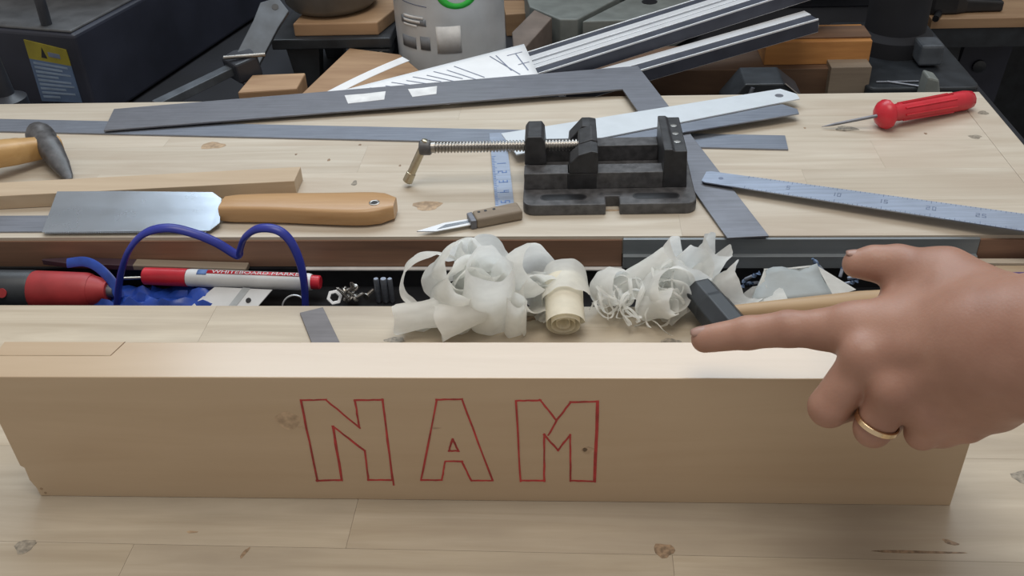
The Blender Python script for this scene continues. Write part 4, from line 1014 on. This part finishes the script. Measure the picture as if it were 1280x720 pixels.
# --- paint can
cc = fy(566, 60, 1.36)
cr_ = (fy(634, 40, 1.40).x-fy(494, 40, 1.40).x)/2*.985
cn = place('paint_can', 'grey metal paint can with a faded label and green emblem', 'can', fy(564, 40, 1.40).x, 1.40)
HC = .21
MB().lathe([(cr_-.003, 0), (cr_, .002), (cr_, .006), (cr_-.002, .009), (cr_-.002, HC-.012), (cr_, HC-.008), (cr_, HC-.002), (cr_-.004, HC), (cr_-.012, HC), (cr_-.014, HC-.006)], 56).build('body', 'can_grey', cn, smooth=40)
MB().lathe([(cr_-.014, HC-.008), (cr_-.014, HC-.003), (cr_-.02, HC-.005)], 56).build('lid', 'grey_plastic', cn, smooth=40)
def cpos(u, v):      # angle and height on the can from a photo point
    c_ = Vector((cn.location.x, cn.location.y)); d_ = ray(u, v); e = EYE
    ox, oy = e.x-c_.x, e.y-c_.y; A_ = d_.x**2+d_.y**2; B__ = 2*(ox*d_.x+oy*d_.y); C_ = ox*ox+oy*oy-cr_**2
    D_ = B__*B__-4*A_*C_; t_ = (-B__-math.sqrt(max(0, D_)))/(2*A_); q_ = e+d_*t_
    return math.atan2(q_.y-c_.y, q_.x-c_.x), q_.z-RZ
def cpatch(name, mat, u0, u1, v0, v1, lift=.0003, shear=0.0):
    a0, z0_ = cpos(u0, v0); a1, z1_ = cpos(u1, v1)
    if a1 < a0: a1 += 2*PI
    P = [[((cr_-.002+lift)*math.cos(a0+(a1-a0)*i/8), (cr_-.002+lift)*math.sin(a0+(a1-a0)*i/8), z0_+(z1_-z0_)*j/2+shear*i/8) for j in range(3)] for i in range(9)]
    return MB().grid(P).build(name, mat, cn, smooth=180, solid=.0003, off=1)
cpatch('label_panel', 'can_panel', 500, 532, 18, 34)
cpatch('label_panel', 'can_panel', 502, 520, 42, 62)
cpatch('label_panel', 'can_panel', 524, 538, 46, 64)
cpatch('label_stripe', 'can_navy', 502, 532, 1, 6, shear=-.004)
for k in range(3): cpatch('print_line', 'plaster_white', 504, 528-4*k, 20+5*k, 22+5*k, .0007)
cpatch('label_panel', 'plaster_white', 544, 578, 34, 66, .0003)
# green ring emblem on the front
ae, ze = cpos(572, -6)
P = []
for i in range(33):
    a = 2*PI*i/32; row = []
    for rr_ in (.6, 1.0):
        th = ae+math.cos(a)*rr_*.030/cr_; z_ = ze+math.sin(a)*rr_*.020
        row.append(((cr_-.0015)*math.cos(th), (cr_-.0015)*math.sin(th), z_))
    P.append(row)
MB().grid(P).build('emblem', 'green_print', cn, smooth=180, solid=.0003, off=1)
# --- paper sheets
def sheet(name, label, quad, n=10, bow=.0):
    A, B_, C_, D_ = quad; o0 = (A+B_+C_+D_)/4; o0 = Vector((o0.x, o0.y, min(q_.z for q_ in quad)))
    f = lambda a, b: A.lerp(B_, a).lerp(D_.lerp(C_, a), b)-o0+Vector((0, 0, bow*math.sin(a*PI)))
    t_ = thing(name, label, 'paper', o0)
    MB().grid([[tuple(f(i/n, j/n)) for j in range(n+1)] for i in range(n+1)]).build('sheet', 'paper_white', t_, smooth=180, solid=.0003)
    return t_, f
pq = [on(404, 119, .006), on(655, 55, .012), on(676, 100, .008), on(560, 131, .0035)]
pp_, pf = sheet('paper_sheet', 'printed white drawing sheet lying under the framing square', pq)
rnd = random.Random(12); mb = MB()
def pline(a0, b0, a1, b1, wd=.0016):
    p0, p1 = pf(a0, b0), pf(a1, b1); d_ = (p1-p0).normalized(); s_ = Vector((-d_.y, d_.x, 0)).normalized()*wd/2; u_ = Vector((0, 0, .0006))
    mb.poly([tuple(p0-s_+u_), tuple(p0+s_+u_), tuple(p1+s_+u_), tuple(p1-s_+u_)], [(0, 1, 2, 3)])
for k in range(9):
    a = .16+k*.055; l_ = rnd.uniform(.3, .55); s_ = .12+.05*(k % 2); pline(a, s_, a+.03, s_+l_)
pline(.80, .10, .86, .75); pline(.83, .12, .83, .6); pline(.88, .2, .97, .2); pline(.93, .2, .94, .7); pline(.90, .5, .98, .5)
for k in range(6): pline(.06+.03*k, .15+.04*k, .09+.035*k, .30, .001)
mb.build('printed_lines', 'ink', pp_)
p2, f2 = sheet('paper_sheet', 'second white sheet showing only its curled edge beside the printed one', [on(400, 119, .003), on(503, 71, .016), on(512, 76, .010), on(415, 121, .0025)], bow=.002)
# --- aluminium profiles
def profile(label, u0, v0, u1, v1, z0, z1, W, Hh, stripes, ext=0.0):
    A, B_ = on(u0, v0, z0), on(u1, v1, z1); d = B_-A; L = d.length+ext
    o = thing('aluminium_profile', label, 'metal profile', A, group='aluminium profiles behind the bench'); M = frame((0, 0, 0), d)
    # channel: flat base and upstanding ribs; dark inserts between
    mb = MB(); mb.span(0, L, -W/2, W/2, -Hh, -Hh*.45, M); 
    edges = stripes
    for (a, b_, k) in edges:
        if k == 'w': mb.span(0, L, -W/2+a*W, -W/2+b_*W, -Hh*.45, 0, M)
    mb.build('channel', 'aluminium', o, bevel=.0004)
    MB().span(0.0005, L-.0005, -W/2-.0006, -W/2, -Hh*.95, -Hh*.12, M).build('black_insert', 'gasket', o)
    for (a, b_, k) in edges:
        if k == 'd': MB().span(0.0005, L-.0005, -W/2+a*W+.0002, -W/2+b_*W-.0002, -Hh*.45, -Hh*.05, M).build('black_insert', 'gasket', o)
        if k == 'g': MB().span(0.0005, L-.0005, -W/2+a*W+.0002, -W/2+b_*W-.0002, -Hh*.45, -Hh*.3, M).build('groove_floor', 'clamp_grey', o)
    return o
profile('wide silver aluminium profile with dark bands, running up from the paper sheet', 655, 81, 965, -17, -.004, .055, .078, .020,
        [(0, .02, 'w'), (.02, .24, 'd'), (.24, .38, 'w'), (.38, .41, 'g'), (.41, .52, 'w'), (.52, .60, 'g'), (.60, .78, 'w'), (.78, .97, 'd'), (.97, 1, 'w')], .10)
profile('narrow silver aluminium profile with a dark lower band and a square cut end', 700, 108, 1014, 18, -.014, .030, .038, .020,
        [(0, .05, 'w'), (.05, .52, 'd'), (.52, .97, 'w'), (.97, 1, 'd')])
# --- grey saw base and brown blocks
gm = fy(760, 25, 1.55)
gs = place('saw_table', 'pale grey machine table with a dark slot behind the aluminium profiles', 'machine', gm.x, 1.60)
zt_ = fy(735, 24, 1.50).z-RZ
def gl(u, v): p_ = on(u, v, RZ+zt_); return (p_.x-gs.location.x, p_.y-1.60)
MB().prism([gl(655, -12), gl(662, 8), gl(700, 24), gl(722, 24), gl(775, -4), gl(790, -30), gl(660, -30)], .01, zt_).build('plate', 'machine_grey', gs, bevel=.002)
MB().prism([gl(728, 25), gl(820, 22), gl(880, -8), gl(880, -30), gl(800, -30), gl(782, -2)], .01, zt_-.002).build('plate', 'machine_grey', gs, bevel=.002)
px_ = gl(812, 1); MB().lathe([(.013, zt_-.004), (.013, zt_-.0012)], 20, Matrix.Translation((px_[0], px_[1], 0))).build('slot', 'tray_black', gs)
MB().prism([gl(665, 0), gl(860, 0), gl(860, -25), gl(665, -25)], 0, .0098).build('foot', 'black_plastic', gs)
zb = -.035
def bq(name, label, cat_, pix, zt_, mat, zb_=RZ):
    q_ = [on(u, v, zt_) for u, v in pix]; c_ = sum(q_, Vector())/len(q_)
    o = thing(name, label, cat_, (c_.x, c_.y, zb_)); MB().prism([(p_.x-c_.x, p_.y-c_.y) for p_ in q_], 0.0002, zt_-zb_).build('block_body', mat, o, bevel=.0015); return o
bo_ = bq('stone_block', 'brown squared block leaning between the paint can and the grey machine table', 'block', [(642, 62), (656, 60), (690, 22), (668, 12), (640, 40)], -.02, 'brown_stone')
bq('wood_offcut', 'tan wooden offcut behind the paint can and brown block', 'wood offcut', [(632, 18), (664, 16), (655, 0), (628, 0)], -.06, 'tan_wood')
# --- stack of wood at the right
def stackbox(name, label, u0, u1, vt, vb, y, depth, mat, zb_=None, cat_='wood block', slant=0.0):
    a, b_ = fy(u0, vb, y), fy(u1, vb, y); t_ = fy((u0+u1)/2, vt, y); zb2 = fy((u0+u1)/2, vb, y).z if zb_ is None else zb_
    cx_ = (a.x+b_.x)/2; o = thing(name, label, cat_, (cx_, y+depth/2, zb2)); hx_ = (b_.x-a.x)/2
    MB().prism([(-hx_, -depth/2), (hx_, -depth/2), (hx_+slant, depth/2), (-hx_+slant, depth/2)], .0002, t_.z-zb2).build('block_body', mat, o, bevel=.001); return o, t_.z
_, z1 = stackbox('wood_block', 'long brown plank at the bottom of the wood stack behind the white metal strip', 700, 1032, 88, 118, 1.36, .10, 'brown_wood', RZ)
_, z2 = stackbox('wood_block', 'short grey-tan block at the foot of the black drill column', 1034, 1084, 84, 118, 1.345, .08, 'grey_wood', RZ)
_, z3 = stackbox('wood_block', 'orange pine block with visible grain on top of the wood stack', 955, 1086, 52, 78, 1.375, .07, 'orange_wood', z1)
_, z4 = stackbox('wood_block', 'dark reddish slab standing in for the shaded top of the orange pine block', 955, 1088, 46, 53, 1.385, .045, 'brown_wood', z3)  # dark slab added as the orange block's shaded top face
# dark plane/tool in front of the stack
tk = fy(955, 105, 1.24)
bp_ = place('black_tool', 'black angular tool with bright edges in front of the wood stack', 'tool', tk.x, 1.24)
zk = fy(955, 94, 1.24).z-RZ
MB().prism([(-.055, 0), (.062, 0), (.048, zk*.75), (.020, zk), (-.030, zk), (-.055, zk*.6)], -.03, .03, FM).build('body', 'black_plastic', bp_, bevel=.002)
MB().tube([(.021, -.031, zk+.0005), (.048, -.031, zk*.75), (.062, -.031, .004)], .0014, 6).build('edge_trim', 'screw_steel', bp_, smooth=60)
MB().tube([(-.03, -.0305, zk*.55), (-.02, -.0305, zk*.95)], .003, 8).build('lever', 'ruler_steel', bp_, smooth=60)
# --- drill press column
dc0, dc1 = fy(1090, 60, 1.44), fy(1166, 60, 1.44)
dpz = place('drill_press', 'black drill press column and base plate behind the bench', 'drill press', (dc0.x+dc1.x)/2, 1.49)
hx_ = (dc1.x-dc0.x)/2
MB().lathe([(hx_, .03), (hx_, .8)], 32).build('column', 'table_dark', dpz, smooth=40)
MB().lathe([(hx_+.012, .026), (hx_+.012, .05), (hx_+.001, .058)], 32).build('column_collar', 'table_dark', dpz, smooth=40)
MB().prism(rrect(-.075, .085, -.16, .12, .015), 0, .026).build('base_plate', 'black_plastic', dpz, bevel=.003)
b0 = fy(1105, 99, 1.33); b1 = fy(1150, 99, 1.33)
MB().tube([(b0.x-dpz.location.x-.004, -.14, .0275), (b1.x-dpz.location.x+.006, -.14, .0275)], .0016, 8).build('base_slot_edge', 'ruler_steel', dpz, smooth=60)
MB().tube([(b0.x-dpz.location.x+.012, -.139, .0275), (b1.x-dpz.location.x+.002, -.158, .0275)], .0018, 8).build('base_slot_edge', 'ruler_steel', dpz, smooth=60)
g0 = fy(1165, 66, 1.40)
MB().span(g0.x-dpz.location.x-.016, g0.x-dpz.location.x+.018, -.09, -.05, .03, .062).build('table_lock', 'clamp_grey', dpz, bevel=.004)
g1 = fy(1168, 105, 1.30)
MB().prism([(-.013, 0), (.020, 0), (.006, .05), (-.010, .055)], -.19, -.16, Matrix(((1, 0, 0, g1.x-dpz.location.x), (0, 0, 1, 0), (0, 1, 0, 0), (0, 0, 0, 1)))).build('base_lug', 'machine_grey', dpz, bevel=.003)
# cabinet-shaped dark panel standing in for the darkness behind the profiles
cb = thing('dark_backdrop', 'cabinet-shaped dark backdrop standing in for the darkness behind the wood stack and drill column', 'cabinet', (.30, 1.86, RZ))
MB().span(-.42, .30, -.10, .28, 0, .75).build('carcass', 'charcoal_panel', cb, bevel=.003)
for k in (0, 1): MB().span(-.41+k*.36, -.06+k*.35, -.112, -.101, .02, .73).build('door', 'charcoal_panel', cb, bevel=.002)
# --- side table with a pale top at the far right, dark box below
s0 = fy(1165, 24, 1.72)
sd_ = thing('side_bench', 'second bench with a pale wooden top and dark frame at the far wall', 'bench', (s0.x+.5, 1.95, -.85))
ztp = s0.z+.85
MB().span(-.5, .7, -.23, .35, ztp-.018, ztp).build('bench_top', 'tan_wood', sd_, bevel=.001)
MB().span(-.5, .7, -.225, -.19, ztp-.055, ztp-.0185).build('bench_rail', 'black_plastic', sd_)
for sx in (-.46, .64): MB().span(sx-.03, sx+.03, -.21, -.15, 0, ztp-.056).build('leg', 'black_plastic', sd_)
MB().span(-.47, .67, .28, .34, 0, ztp-.02).build('back_panel', 'black_plastic', sd_)
cl0 = fy(1195, 17, 1.74)
cl = thing('spray_gun', 'black handheld tool lying on the pale side bench', 'tool', (cl0.x, 1.76, s0.z))
MB().loft([[(x_, y_, z_) for y_, z_ in ((-.018*s_, .001), (.018*s_, .001), (.018*s_, .034*s_), (-.018*s_, .034*s_))] for x_, s_ in ((-.075, .7), (-.04, 1.2), (.0, 1.15), (.02, .7), (.085, .55))]).build('body', 'tray_black', cl, bevel=.003)
MB().tube([(-.03, -.02, .004), (-.045, -.05, .004)], .006, 8).build('trigger', 'tray_black', cl, smooth=60)
p0, p1, p2, p3 = [fy(u_, v_, 1.80) for u_, v_ in ((1208, 44), (1268, 44), (1240, 125), (1180, 125))]
pz = [(q_.x-sd_.location.x, q_.z+.85) for q_ in (p0, p1, p2, p3)]
MB().prism(pz, -.16, -.145, FM).build('slate_panel', 'navy_panel', sd_)
pl_ = fy(1223, 82, 1.79); MB().lathe([(.012, 0), (.012, .006), (.005, .008)], 16, axisz((pl_.x-sd_.location.x, -.1601, pl_.z+.85), (0, -1, 0))).build('panel_knob', 'black_plastic', sd_, smooth=40)
